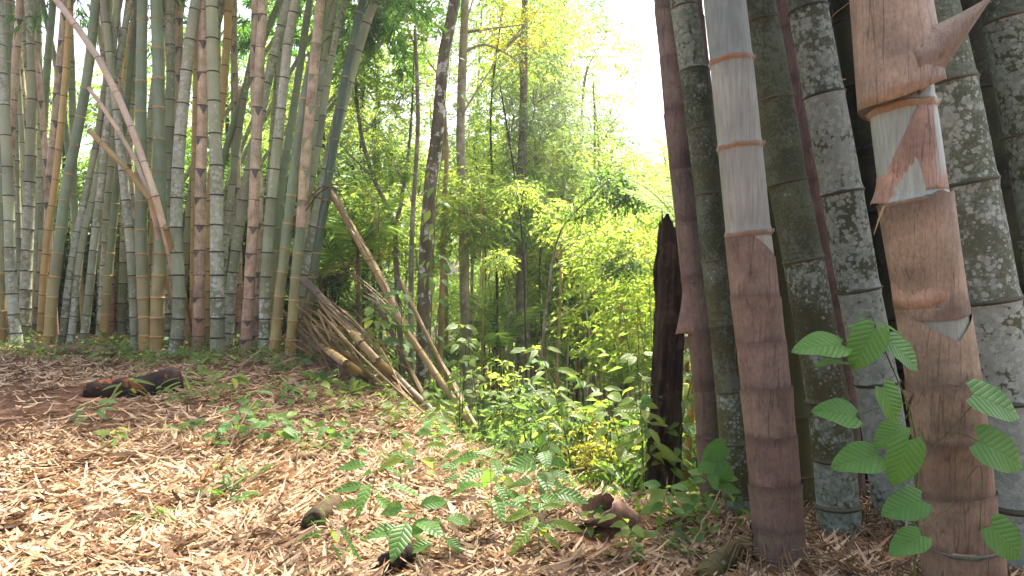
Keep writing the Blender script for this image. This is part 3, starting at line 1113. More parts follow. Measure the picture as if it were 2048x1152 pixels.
for i, a in enumerate(ARCS):
    pts = spline([px(*p) for p in a], 16)
    mb = MB()
    for j in range(3):
        of = Vector((rg.uniform(-.03, .03), rg.uniform(-.03, .03), rg.uniform(-.03, .03)))
        mb.strip([p + of * (1 + q * .12) for q, p in enumerate(pts)], [.013 * math.sin(math.pi * (q + 1.5) / 18) + .003 for q in range(16)], None, .4)
    o = obj('dead_stalk', mb.mesh('dead_stalk', True, pts[0]), None, M['dry_frond'])
    o.location = pts[0]
    tag(o, ['arched dry stalk bending over the dead culms at the clump edge', 'short dry stalk drooping beside the arched one',
            'dry stalk lying along the slope above the dark dead culm', 'thin dry stalk pointing right from the dark dead culm',
            'straight dry stalk resting against the mottled trunk'][i], 'dead stalk')

# ------------------------------------------------------------------ right bamboo clump
def rline(pxs, Z, foot=True):
    pts = []
    for (x, y) in pxs:
        pts.append(px(x, y, Z))
    b, c = pts[0], pts[1]
    dv = (b - c).normalized()
    if b.z > gz(b.x, b.y) - .03 and foot:
        n_ = (b.z - gz(b.x, b.y) + .05) / max(.2, -dv.z)
        pts.insert(0, b + dv * n_)
    v = (pts[-1] - pts[-2]).normalized()
    for i in range(3):
        pts.append(pts[-1] + v * 1.6 + Vector((0, .05, 0)))
    return pts


def nodes_from(pts, ys, Z, L=.45):
    """node distances along the culm from the pixel rows where the photo shows them"""
    line = spline(pts, max(40, len(pts) * 12))
    cum = [0.0]
    for a, b in zip(line, line[1:]):
        cum.append(cum[-1] + (b - a).length)
    zs = [p.z for p in line]
    out = [0.0]
    for y in sorted(ys, reverse=True):
        z = px(0, y, Z).z
        s = float(np.interp(z, zs, cum))
        if s > out[-1] + .05:
            out.append(s)
    while out[-1] < cum[-1] - .2:
        out.append(min(cum[-1], out[-1] + L))
    return out


def rculm(pxs, w, Z, typ, lab, ys=None, **kw):
    pts = rline(pxs, Z)
    if ys:
        kw['nodes'] = nodes_from(pts, ys, Z)
    return culm(pts, w * Z / F, typ, lab, kw.pop('group', None), near=True, taper=kw.pop('taper', .3), **kw), pts


BR = ((.17, .085, .065), (.33, .20, .14))
rculm([(1432, 1020), (1407, 700), (1384, 500), (1357, 250), (1334, 0)], 54, 4.75, 'brown', 'slim purplish-brown sheathed culm at the outer edge of the near clump',
      [870, 770, 665, 555, 440, 330, 225, 120, 20], sheath_to=9., shcol=((.12, .09, .065), (.18, .145, .115)), seed=601, shvar=[1, 0, 2, 3])
rculm([(1484, 1080), (1457, 750), (1430, 500), (1400, 250), (1367, 0)], 60, 4.45, 'lichen_near', 'grey lichen culm between the slim brown and the thick waxy culm',
      [990, 885, 780, 650, 520, 388, 258, 140, 15], seed=602)
o3, p3 = rculm([(1562, 1130), (1545, 900), (1522, 700), (1498, 470), (1474, 250), (1450, 0)], 96, 3.65, 'waxy',
               'thick culm, smooth waxy grey above and wrapped in red-brown sheaths below',
               [1105, 1050, 965, 870, 775, 680, 590, 466, 292, 122, -60], sheath_to=1.72, shcol=((.15, .105, .078), (.31, .24, .172)), seed=603, shvar=[3, 1, 2, 3, 2, 1, 3, 0], taper=.42)
rculm([(1684, 1120), (1662, 850), (1622, 600), (1572, 350), (1545, 180), (1512, 0)], 82, 4.05, 'lichen_near', 'lichen-spotted culm with a mossy olive foot',
      [1010, 915, 800, 680, 520, 365, 200, 45], seed=604, shvar=None)
rculm([(1690, 800), (1672, 620), (1640, 450), (1602, 250), (1565, 0)], 40, 4.9, 'brown', 'slim purple-brown sheathed culm squeezed behind two lichen culms',
      [740, 610, 440, 290, 160, 60], sheath_to=9., shcol=((.15, .10, .08), (.17, .12, .10)), seed=605)
rculm([(1805, 1140), (1768, 860), (1722, 600), (1665, 280), (1612, 0)], 84, 4.25, 'lichen_white', 'culm blotched with white lichen behind the heart-leaved vine',
      [1040, 910, 765, 580, 385, 190, 20], seed=606)
o7, p7 = rculm([(1925, 1152), (1895, 850), (1850, 540), (1818, 330), (1796, 150), (1770, 0)], 132, 3.15, 'waxy', 'thickest near culm in torn brown papery sheaths',
               [1085, 985, 880, 760, 615, 402, 215, 20], sheath_to=1.50, shcol=((.22, .16, .105), (.38, .30, .195)), seed=607, shvar=[1, 2, 3, 1, 0, 2, 1], taper=.3)
rculm([(2065, 1150), (2025, 850), (1975, 560), (1930, 330), (1890, 130), (1862, 0)], 108, 3.62, 'lichen_white', 'broad whitish culm with cracked lichen beside the torn sheaths',
      [1010, 800, 600, 365, 165, -20], seed=608)
rculm([(2090, 900), (2050, 600), (1995, 350), (1945, 100), (1925, 0)], 100, 4.3, 'shade', 'culm coloured near-black for deep shade, behind the whitish one',
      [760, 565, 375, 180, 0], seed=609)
rculm([(2130, 700), (2090, 450), (2045, 220), (2005, 0)], 92, 3.75, 'lichen_near', 'lichen culm cut off by the frame above the shaded one', [470, 268, 40, -150], seed=610)
rculm([(1610, 1060), (1585, 800), (1560, 600), (1535, 400), (1510, 200), (1490, 0)], 54, 4.75, 'moss', 'mossy culm half hidden behind the lichen-spotted one',
      [950, 830, 700, 560, 385, 200, 40], seed=611)
rculm([(1470, 900), (1450, 600), (1420, 330), (1400, 150), (1385, 0)], 40, 5.2, 'brown', 'brown culm glimpsed behind the outermost lichen culm', [800, 640, 480, 330, 180, 40], sheath_to=9.,
      shcol=((.14, .08, .07), (.22, .14, .12)), seed=612)
rg = random.Random(77)
k = 0
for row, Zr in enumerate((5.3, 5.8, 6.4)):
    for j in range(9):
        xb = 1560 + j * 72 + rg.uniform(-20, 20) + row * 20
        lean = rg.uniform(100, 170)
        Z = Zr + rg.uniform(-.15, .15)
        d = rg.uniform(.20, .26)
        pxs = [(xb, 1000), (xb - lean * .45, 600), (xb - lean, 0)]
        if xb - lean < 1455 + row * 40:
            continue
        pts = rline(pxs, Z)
        culm(pts, d, 'shade', 'culm with painted-in shade packed deep inside the near clump', 'dark inner culms of the near clump', L0=.3, L1=.45, near=False, seed=640 + k)
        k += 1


def frame_at(pts, y, Z):
    """point, axis of a culm at photo row y"""
    z = px(0, y, Z).z
    line = spline(pts, 120)
    for a, b in zip(line, line[1:]):
        if a.z <= z <= b.z:
            t = (z - a.z) / (b.z - a.z)
            return a.lerp(b, t), (b - a).normalized()
    return line[-1], (line[-1] - line[-2]).normalized()


def loose_sheath(root, p, ax, rfun, a0, a1, z0fun, z1fun, nu, nv, col, name='torn_sheath'):
    """a torn sheath sheet: angle a0..a1 (0 = towards the camera, + = right), radius rfun(a,t)"""
    cam_dir = Vector((-p.x, -p.y, 0)).normalized()
    fwd = (cam_dir - ax * cam_dir.dot(ax)).normalized()
    rt = ax.cross(fwd).normalized() * 1.0
    mb = MB()
    for i in range(nv + 1):
        t = i / nv
        for j in range(nu + 1):
            a = a0 + (a1 - a0) * j / nu
            z = z0fun(a) + (z1fun(a) - z0fun(a)) * t
            r = rfun(a, t)
            mb.v.append(p + (fwd * math.cos(a) + rt * math.sin(a)) * r + ax * z)
    for i in range(nv):
        for j in range(nu):
            a = i * (nu + 1) + j
            mb.f.append((a, a + 1, a + nu + 2, a + nu + 1))
    me = mb.mesh(name, True, root.location)
    o = obj(name, me, root, M['sheath_plain'])
    o.color = (*col, 1)
    sm = o.modifiers.new('thick', 'SOLIDIFY')
    sm.thickness = .003
    return o


# big torn sheaths on the thickest culm
r7 = .128
p, ax = frame_at(p7, 205, 3.15)
loose_sheath(o7, p, ax, lambda a, t: r7 * (1.42 - .25 * t + .08 * math.sin(2 * a + 1) * (1 - t)), -2.6, 1.45,
             lambda a: .0 + .035 * math.sin(a * .9 + .4) - .02 * math.cos(2 * a), lambda a: .62 - .10 * max(0, a), 44, 10, (.33, .26, .18))
loose_sheath(o7, p, ax, lambda a, t: r7 * (1.38 - .2 * t), -.5, 2.0, lambda a: .06 + .04 * a, lambda a: .55, 20, 8, (.30, .235, .165))
p, ax = frame_at(p7, 400, 3.15)
loose_sheath(o7, p, ax, lambda a, t: r7 * (1.03 + .30 * max(0, (-a - .6)) * (1 - t) ** 1.6 + .02 * (a > .3)), -1.9, 2.6,
             lambda a: .005 + .01 * math.sin(3 * a), lambda a: .12 + .27 * max(0, min(1, (a + .75) / 1.3)), 44, 12, (.35, .24, .165))
p, ax = frame_at(p7, 612, 3.15)
loose_sheath(o7, p, ax, lambda a, t: r7 * (1.05 + .06 * (1 - t) ** 2), -2.2, 1.3, lambda a: .01 + .06 * max(0, a), lambda a: .43, 40, 10, (.36, .25, .17))
# the peeled blade sticking out to the right of the top sheath
p, ax = frame_at(p7, 90, 3.15)
q0 = px(1805, 75, 3.02)
tip = px(1988, -12, 2.98)
low = px(1884, 148, 3.02)
mb = MB()
nn = 12
for i in range(nn + 1):
    t = i / nn
    top_ = q0.lerp(tip, t) + Vector((0, 0, -.012 * math.sin(math.pi * t)))
    bot_ = px(1838, 190, 3.02).lerp(low, min(1, t * 2.2)).lerp(tip, max(0, (t - .3) / .7)) if t > .3 else px(1838, 190, 3.02).lerp(low, t / .3)
    for j in range(7):
        s_ = j / 6
        pt = top_.lerp(bot_, s_)
        pt += Vector((0, -.06 * math.sin(math.pi * s_) * (1 - t * .6), 0))
        mb.v.append(pt)
for i in range(nn):
    for j in range(6):
        a = i * 7 + j
        mb.f.append((a, a + 1, a + 8, a + 7))
fl = obj('peeled_blade', mb.mesh('peeled_blade', True, o7.location), o7, M['sheath_plain'])
fl.color = (.31, .245, .175, 1)
fl.modifiers.new('thick', 'SOLIDIFY').thickness = .003
for a, b in (((1690, 160), (1674, 166)), ((1700, 5), (1650, 48)), ((1770, 412), (1748, 470))):
    A, B = px(*a, 3.05), px(*b, 3.05)
    mb = MB().strip([A, A.lerp(B, .5) + Vector((0, 0, .006)), B], [.012, .009, .002], None, .3)
    obj('shred', mb.mesh('shred', True, o7.location), o7, M['dry_frond'])
# flap on the slim brown culm
root1 = [o for o in C.objects if o.get('label', '').startswith('slim purplish-brown')][0]
pts1 = rline([(1432, 1020), (1407, 700), (1384, 500), (1357, 250), (1334, 0)], 4.75)
p, ax = frame_at(pts1, 665, 4.75)
r1 = 54 * 4.75 / F * .5 * .93
loose_sheath(root1, p, ax, lambda a, t: r1 * (1.06 + .95 * max(0, (-a - .45)) * (1 - t) ** 1.5), -1.5, 1.8, lambda a: .01 * math.sin(4 * a), lambda a: .36, 30, 8, (.22, .155, .13))
# root mat at the foot of the thick culms
for i, (x, y, Z, s) in enumerate([(1560, 1135, 3.6, .17), (1690, 1130, 4.0, .17), (1920, 1180, 3.1, .20), (1800, 1140, 4.2, .16)]):
    rg = random.Random(i)
    c = px(x, y, Z)
    g = gz(c.x, c.y)
    root = thing('root_tuft', ['dark rootlets around the foot of the red-brown sheathed culm', 'dark rootlets around the mossy olive foot',
                               'dark rootlets around the foot of the thickest culm', 'dark rootlets around the foot of the white-blotched culm'][i], 'roots', (c.x, c.y, g))
    mb = MB()
    for k in range(60):
        a = rg.uniform(0, 6.28)
        l_ = rg.uniform(.08, .26)
        b0 = Vector((c.x + s * .8 * math.cos(a), c.y + s * .8 * math.sin(a), g + rg.uniform(.03, .16)))
        b1 = b0 + Vector((math.cos(a) * l_ * .5, math.sin(a) * l_ * .5, rg.uniform(-.02, .06)))
        b2 = Vector((c.x + (s + l_) * math.cos(a + .2), c.y + (s + l_) * math.sin(a + .2), 0))
        b2.z = gz(b2.x, b2.y) + .005
        mb.tube([b0, b1, b2], [.005, .004, .002], 4, False)
    obj('rootlets', mb.mesh('rootlets', True, root.location), root, M['bark_brown'])
    mb = MB()
    for z, r in ((-.08, 1.35), (-.02, 1.2), (.03, 1.06), (.06, .99)):
        for j in range(20):
            a = 2 * math.pi * j / 20
            rr = s * .78 * r * (1 + rg.uniform(-.06, .06))
            mb.v.append(Vector((c.x + rr * math.cos(a), c.y + rr * math.sin(a), g + z + rg.uniform(-.012, .012))))
    for q in range(3):
        for j in range(20):
            mb.f.append((q * 20 + j, q * 20 + (j + 1) % 20, q * 20 + 20 + (j + 1) % 20, q * 20 + 20 + j))
    obj('root_collar', mb.mesh('root_collar', True, root.location), root, M['bark_brown'])
# ------------------------------------------------------------------ feathery foliage on the far clump's culms
rg = random.Random(31)
for i, (o, pts) in enumerate(sprays_at):
    line = spline(pts, 40)
    for k in range(rg.choice((0, 1, 1, 2))):
        p = line[rg.randrange(26, 40)]
        if p.z < 4.6:
            continue
        put('foliage', SPRAY[rg.randrange(3)], o, p, rg.uniform(0, 6.28), rg.uniform(.7, 1.15), M['leaf_bamboo'])

for o in [q for q in C.objects if q.get('category') == 'bamboo' and q.name.startswith('bamboo_culm') and q.location.x > .8 and 4.0 < q.location.y < 6.7]:  # unseen leaf sprays added above the near clump to dim it
    top = max((c for c in o.children), key=lambda c: c.location.z)
    tp = o.location + top.location
    for k in range(1):
        put('foliage', SPRAY[rg.randrange(3)], o, tp + Vector((rg.uniform(-.5, .3), rg.uniform(-1.0, .3), rg.uniform(-1.8, .3))), rg.uniform(0, 6.28), rg.uniform(.9, 1.3), M['leaf_bamboo'])

# ------------------------------------------------------------------ trees
def tree(label, path, w0, w1, bark, crowns, group=None, limbs=(), name='forest_tree', cat='tree', n=9):
    """path: (px, py, Z) base -> top, run down to the ground; crowns: (px, py, Z, kind, mat, scale)"""
    pts = [px(*p) for p in path]
    b = pts[0]
    g = gz(b.x, b.y) - .08
    if b.z > g + .05:
        pts.insert(0, Vector((b.x + (b.x - pts[1].x) * .1, b.y, g)))
    else:
        pts[0] = Vector((b.x, b.y, g))
    Z0, Z1 = path[0][2], path[-1][2]
    root = thing(name, label, cat, pts[0], group)
    line = spline(pts, 26)
    r0, r1 = w0 * Z0 / F * .5, w1 * Z1 / F * .5
    rad = [r0 + (r1 - r0) * (i / 25) ** .9 for i in range(26)]
    rad[0] *= 1.45
    rad[1] *= 1.12
    lr = random.Random(sum(map(ord, label)) % 997 + len(C.objects))
    mb = MB().tube(line, rad, n, True, .07, lr)
    for l in limbs:
        lp = spline([px(*q) for q in l[0]], 10)
        mb.tube(lp, [l[1] * Z0 / F * .5 * (1 - q / 11) + .004 for q in range(10)], 5, False)
    for c in crowns:
        cp = px(*c[:3])
        zc = cp.z - .2
        cand = [q for q in line if q.z < zc] or [line[-1]]
        s = cand[-1] if len(cand) < 4 else cand[-3]
        if s.z > line[-3].z - .05:
            s = line[-2]
        m_ = s.lerp(cp, .55) + Vector((lr.uniform(-.1, .1), 0, -.1))
        mb.tube(spline([s, m_, cp], 7), [max(.005, min(.02, r1 * .5) * (1 - q / 8)) for q in range(7)], 5, False)
        for k in range(5):
            e = cp + Vector((lr.uniform(-1, 1), lr.uniform(-1, 1), lr.uniform(-.5, .8))) * c[5]
            mb.tube([cp.lerp(s, .25), cp.lerp(e, .5) + Vector((0, 0, .05)), e], [max(.005, r1 * .35), .006, .003], 4, False)
    obj('trunk', mb.mesh('trunk', True, root.location), root, M[bark])
    for c in crowns:
        put('crown', CL[c[3]][lr.randrange(len(CL[c[3]]))], root, px(*c[:3]), lr.uniform(0, 6.28), c[5], M[c[4]], c[5] * lr.uniform(.85, 1.1))
    return root


tree('dark mottled trunk with white lichen spots and climbing vine', [(845, 845, 10.8), (848, 600, 10.8), (858, 400, 10.8), (876, 250, 10.8), (888, 110, 10.8), (912, -20, 10.8), (925, -260, 10.8)], 33, 20,
     'bark_mottled', [(960, -230, 11.5, 'mid', 'leaf_mid', 1.0), (870, -330, 11, 'mid', 'leaf_mid', 1.1)])
tree('tall straight pale trunk with two bare side limbs', [(938, 860, 13), (930, 600, 13), (925, 400, 13), (921, 250, 13), (930, 0, 13), (934, -300, 13)], 24, 15, 'bark_pale',
     [(1010, -160, 13, 'mid', 'leaf_bright', 1.0), (900, -330, 13.5, 'mid', 'leaf_mid', 1.1), (1035, 60, 13.2, 'mid', 'leaf_yellow', .55)],
     None, [([(928, 65, 13), (960, 60, 13), (1055, 48, 13.2)], 8), ([(926, 105, 13), (975, 90, 13), (1050, 130, 13.2)], 7)])
tree('light brown slim trunk beside the mottled trunk', [(876, 800, 12.4), (884, 600, 12.4), (888, 420, 12.4), (893, 300, 12.4), (880, 120, 12.4)], 14, 8, 'bark_tan',
     [(845, 60, 13.4, 'mid', 'leaf_mid', .6)])
tree('grey trunk forking into a Y', [(806, 780, 13), (792, 520, 13), (786, 440, 13), (745, 350, 13), (718, 240, 13), (705, 60, 13)], 14, 6, 'bark_grey',
     [(700, 120, 13, 'mid', 'leaf_mid', .6), (815, 180, 13.4, 'mid', 'leaf_bright', .55), (745, 230, 13.4, 'mid', 'leaf_bright', .6), (690, -80, 13.4, 'mid', 'leaf_mid', .8)],
     None, [([(788, 470, 13), (806, 380, 13), (822, 250, 13), (830, 60, 13)], 10), ([(750, 360, 13), (720, 330, 13), (690, 300, 13.2)], 5)])
tree('thin crooked grey trunk close behind the mottled trunk', [(822, 770, 11.6), (822, 560, 11.6), (826, 420, 11.6), (836, 240, 11.6), (830, 60, 11.6)], 13, 7, 'bark_grey',
     [(810, 0, 11.8, 'mid', 'leaf_mid', .6), (790, 330, 12, 'bush', 'leaf_mid', .7)])
tree('big dark trunk hung with drooping fine foliage', [(1048, 1010, 14), (1045, 700, 14), (1043, 500, 14), (1042, 420, 14), (1047, 200, 14), (1050, -40, 14)], 32, 13, 'bark_grey',
     [(1075, 180, 14.2, 'fine', 'leaf_pale', .75), (1010, 260, 14.4, 'fine', 'leaf_mid', .7), (1085, 300, 14.2, 'fine', 'leaf_pale', .7), (1040, 60, 14.6, 'fine', 'leaf_mid', 1.0), (1120, 240, 15, 'fine', 'leaf_pale', .6)])
tree('straight brown slim trunk standing in the dark hollow', [(1157, 840, 16), (1156, 640, 16), (1153, 520, 16), (1150, 380, 16)], 11, 7, 'bark_brown',
     [(1150, 420, 16.2, 'mid', 'leaf_bright', .8), (1190, 500, 15.6, 'mid', 'leaf_bright', .7), (1120, 330, 16.2, 'mid', 'leaf_bright', .8)])
tree('slender yellowish stem before the dark hollow', [(1113, 900, 11), (1115, 740, 11), (1120, 600, 11), (1123, 470, 11)], 9, 5, 'bark_tan',
     [(1125, 450, 11.2, 'bush', 'leaf_bright', .7)])
tree('slender grey sapling bending right under big drooping leaves', [(1088, 905, 9), (1080, 760, 9), (1095, 600, 9), (1118, 470, 9), (1175, 400, 9), (1245, 335, 9)], 7, 3, 'bark_grey',
     [(1225, 370, 9, 'broad', 'leaf_deep', .38), (1165, 420, 9, 'broad', 'leaf_mid', .3), (1262, 395, 9, 'broad', 'leaf_deep', .3), (1245, 530, 8.6, 'broad', 'leaf_deep', .28)])
tree('slim dark sapling with broad leaves at mid height', [(1055, 880, 9.6), (1050, 640, 9.6), (1045, 480, 9.6), (1020, 290, 9.6), (1000, 170, 9.6)], 5, 2.5, 'bark_dark',
     [(1040, 385, 9.6, 'broad', 'leaf_bright', .3), (1000, 520, 9.8, 'broad', 'leaf_bright', .25)])
tree('brown slim trunk just right of the dark hollow', [(1187, 830, 17), (1180, 640, 17), (1178, 480, 17)], 8, 6, 'bark_brown', [(1200, 470, 17, 'mid', 'leaf_bright', .9)])
tree('tan thin trunk among yellow shrubs', [(1206, 860, 15), (1198, 700, 15), (1192, 560, 15)], 8, 5, 'bark_tan', [(1230, 560, 14.5, 'mid', 'leaf_bright', .9), (1185, 600, 15, 'bush', 'leaf_mid', 1.2)])
tree('dark trunk in the shade behind the yellow shrubs', [(1245, 800, 18), (1243, 600, 18), (1240, 440, 18)], 13, 9, 'bark_dark', [(1250, 400, 18, 'mid', 'leaf_mid', 1.1)])
tree('twin-stemmed sapling with a curved trunk beside the stump', [(1262, 900, 10), (1250, 760, 10), (1240, 650, 10), (1248, 560, 10)], 7, 4, 'bark_tan', [(1290, 520, 10.2, 'mid', 'leaf_bright', .75), (1250, 500, 10.4, 'mid', 'leaf_bright', .7)])
tree('dark trunk seen between the leaning culm and the Y trunk', [(732, 700, 18), (729, 480, 18), (724, 280, 18), (726, 60, 18)], 15, 9, 'bark_dark',
     [(700, 320, 18, 'mid', 'leaf_mid', 1.3), (760, 180, 18, 'mid', 'leaf_mid', 1.4)])
tree('feathery tree whose thin bare limb reaches into the open sky', [(1150, 700, 20), (1160, 420, 20), (1165, 200, 20), (1175, 130, 20)], 10, 4, 'bark_grey',
     [(1150, 250, 20, 'fine', 'leaf_pale', .9), (1180, 330, 20, 'fine', 'leaf_mid', 1.0), (1130, 130, 20.5, 'fine', 'leaf_pale', .9), (1240, 225, 20, 'fine', 'leaf_mid', .45)],
     None, [([(1165, 200, 20), (1178, 130, 20), (1215, 70, 20)], 4)])
tree('tree of yellowing leaves rising behind the pale trunk', [(1060, 760, 19), (1062, 500, 19), (1050, 300, 19), (1055, 60, 19)], 14, 7, 'bark_brown',
     [(1050, 120, 18.5, 'big', 'leaf_yellow', .7), (1095, 60, 19, 'big', 'leaf_bright', .7), (1010, 190, 19, 'mid', 'leaf_bright', .9), (1095, 170, 19, 'mid', 'leaf_bright', .8), (1060, -20, 19, 'mid', 'leaf_bright', 1.0)])
tree('light-crowned tree whose branch tips hang into the top of the opening', [(1150, 740, 24), (1140, 400, 24), (1120, 100, 24), (1150, -120, 24)], 14, 6, 'bark_grey',
     [(1200, -10, 24, 'fine', 'leaf_bamboo', .9), (1130, -20, 23, 'fine', 'leaf_bamboo', 1.1), (1040, 10, 23, 'fine', 'leaf_mid', 1.2)])

# the forest across the hollow
rg = random.Random(12)
KN = {'leaf_mid': 'mid-green', 'leaf_bright': 'bright yellow-green', 'leaf_deep': 'deep green', 'leaf_pale': 'pale green'}


def sky_limit(x):
    """highest photo row the canopy reaches over column x (the open sky on the right)"""
    return float(np.interp(x, [-400, 900, 1100, 1180, 1215, 1300, 1345, 1420, 1700, 2400], [-150, -80, -20, 90, 270, 270, 205, 180, 150, 100]))


cnt = 0
for ring in range(4):
    Zr = (15.5, 20, 27, 37)[ring]
    nn_ = (8, 12, 17, 22)[ring]
    for j in range(nn_):
        x = 340 + (1750 - 340) * (j + rg.uniform(.1, .9)) / nn_
        if ring == 3:
            x = -250 + 2300 * (j + rg.uniform(.1, .9)) / nn_
        if ring < 2 and x < 560:
            x = rg.uniform(560, 1500)
        Z = Zr + rg.uniform(-2, 2.5)
        top = max(sky_limit(x) + (rg.uniform(0, 70) if x > 1190 else rg.uniform(0, 260) if ring < 2 or x > 1100 else rg.uniform(130, 420)), -150)
        b = px(x, 700, Z)
        if b.y < np.interp(b.x, BX, BY) + 1:
            continue
        mat = rg.choice(['leaf_mid', 'leaf_mid', 'leaf_bright', 'leaf_bright', 'leaf_bright', 'leaf_pale'])
        kind = rg.choice(['mid', 'big', 'mid', 'fine']) if ring < 2 else rg.choice(['big', 'far', 'far'])
        cs = []
        zt = px(x, top, Z).z
        zb = gz(b.x, b.y)
        zz = zb + rg.uniform(2.0, 4.0)
        while zz < zt - .8:
            cx = x + rg.uniform(-1, 1) * 60 * 15 / Z * 1.2
            sc_ = rg.uniform(.75, 1.15) * (.8 if kind == 'far' else 1)
            cs.append((cx, 576 - (zz - CAMZ) / Z * F, Z + rg.uniform(-.8, .8), kind, mat, sc_))
            zz += rg.uniform(1.5, 3.6) * (1.7 if kind == 'far' else 1.0)
        if not cs:
            continue
        tree(('slender forest tree with %s foliage across the hollow' if ring < 2 else 'distant forest tree with %s crown beyond the hollow') % KN[mat],
             [(x, 800, Z), (x + rg.uniform(-10, 10), 500, Z), (x + rg.uniform(-18, 18), (500 + max(top, -100)) / 2, Z), (x + rg.uniform(-25, 25), max(top + 40, -200), Z)],
             rg.uniform(5, 13), rg.uniform(3, 5), rg.choice(['bark_grey', 'bark_brown', 'bark_dark', 'bark_pale', 'bark_tan']), cs,
             ('forest trees across the hollow, ' if ring < 2 else 'distant forest trees, ') + KN[mat], n=6)
        cnt += 1

# deep shade trees behind the far clump
for j in range(7):
    x = -60 + 100 * j + rg.uniform(-20, 20)
    Z = rg.uniform(16.5, 21)
    b = px(x, 700, Z)
    mat = rg.choice(['leaf_mid', 'leaf_bamboo'])
    cs = []
    zz = gz(b.x, b.y) + 1.0
    while zz < 7.2:
        cs.append((x + rg.uniform(-45, 45), 576 - (zz - CAMZ) / Z * F, Z + rg.uniform(-.6, .6), rg.choice(['big', 'mid', 'fine']), mat, rg.uniform(.8, 1.2)))
        zz += rg.uniform(1.7, 3.2)
    tree('%s tree glimpsed through the gaps of the big clump' % {'leaf_deep': 'deep green', 'leaf_mid': 'mid-green', 'leaf_bamboo': 'fresh green'}[mat],
         [(x, 690, Z), (x + 5, 300, Z), (x, 0, Z)], 12, 6, 'bark_dark', cs, 'trees behind the far clump, ' + mat[5:], n=6)

# thin vertical stems and hanging lianas in the hollow
rg = random.Random(91)
for j in range(46):
    x = rg.uniform(690, 1300)
    Z = rg.uniform(11.5, 21)
    b = px(x, 800, Z)
    if b.y < np.interp(b.x, BX, BY) + 1.2:
        continue
    top = rg.uniform(260, 520)
    if x > 1150:
        top = max(top, 420)
    w = rg.uniform(2.5, 6)
    bark = rg.choice(['bark_grey', 'bark_dark', 'bark_tan', 'stem', 'bark_pale'])
    tree('thin %s sapling stem among the undergrowth of the hollow' % {'bark_grey': 'grey', 'bark_dark': 'dark', 'bark_tan': 'tan', 'stem': 'greenish', 'bark_pale': 'pale'}[bark],
         [(x, 850, Z), (x + rg.uniform(-10, 10), 680, Z), (x + rg.uniform(-16, 16), (680 + top) / 2, Z), (x + rg.uniform(-25, 25), top, Z)], w, w * .6, bark,
         [(x + rg.uniform(-20, 20), top + rg.uniform(-10, 60), Z, 'bush', rg.choice(['leaf_mid', 'leaf_bright', 'leaf_bright']), rg.uniform(.7, 1.2))],
         'sapling stems in the hollow, ' + bark, n=5, name='sapling', cat='sapling')

# ------------------------------------------------------------------ shrubs down the bank and in the hollow
def shrub(p, kind, mat, s, label, group, name='shrub'):
    root = thing(name, label, 'shrub', p, group)
    rr = random.Random(len(C.objects))
    mb = MB()
    for k in range(7):
        a = rr.uniform(0, 6.28)
        e = p + Vector((math.cos(a) * .4 * s, math.sin(a) * .4 * s, rr.uniform(.4, .95) * s))
        mb.tube(spline([p - Vector((0, 0, .05)), p.lerp(e, .5) + Vector((0, 0, .12 * s)), e], 6), [.011 * (1 - q / 7) + .002 for q in range(6)], 4, False)
    obj('stem', mb.mesh('stem', True, p), root, M['stem'])
    put('foliage', rr.choice(CL[kind]), root, p + Vector((0, 0, .55 * s)), rr.uniform(0, 6.28), s, M[mat], s * 1.1)
    return root


rg = random.Random(44)
MN = {'leaf_mid': 'mid-green', 'leaf_bright': 'bright green', 'leaf_deep': 'dark green', 'leaf_yellow': 'yellow-leaved', 'leaf_pale': 'pale'}
placed = 0
tries = 0
while placed < 84 and tries < 3000:
    tries += 1
    Z = rg.uniform(6.0, 17)
    x = rg.uniform(640, 1420)
    wx = (x - 1024) / F * Z
    s_ = Z - float(np.interp(wx, BX, BY))
    if s_ < .7 or (s_ < 2.6 and x < 1010):
        continue
    p = Vector((wx, Z, gz(wx, Z)))
    # keep the dark hollow in the middle open
    if 1020 < x < 1200 and Z > 8:
        continue
    mat = rg.choice(['leaf_mid', 'leaf_mid', 'leaf_bright', 'leaf_deep', 'leaf_deep'])
    kind = rg.choice(['wisp', 'bush', 'broad', 'wisp'])
    s = rg.uniform(.5, 1.1) * (1 if s_ > 2 else .6)
    if kind == 'broad':
        s *= .8
    # nothing taller than the photograph shows
    ytop = 576 - (p.z + 1.1 * s - CAMZ) / Z * F
    if ytop < 600 and Z < 11:
        continue
    shrub(p, kind, mat, s, '%s %s shrub growing on the slope below the litter bank' % (MN[mat], {'bush': 'small-leaved', 'broad': 'large-leaved', 'wisp': 'wispy'}[kind]),
          'shrubs below the bank, %s %s' % (MN[mat], kind))
    placed += 1
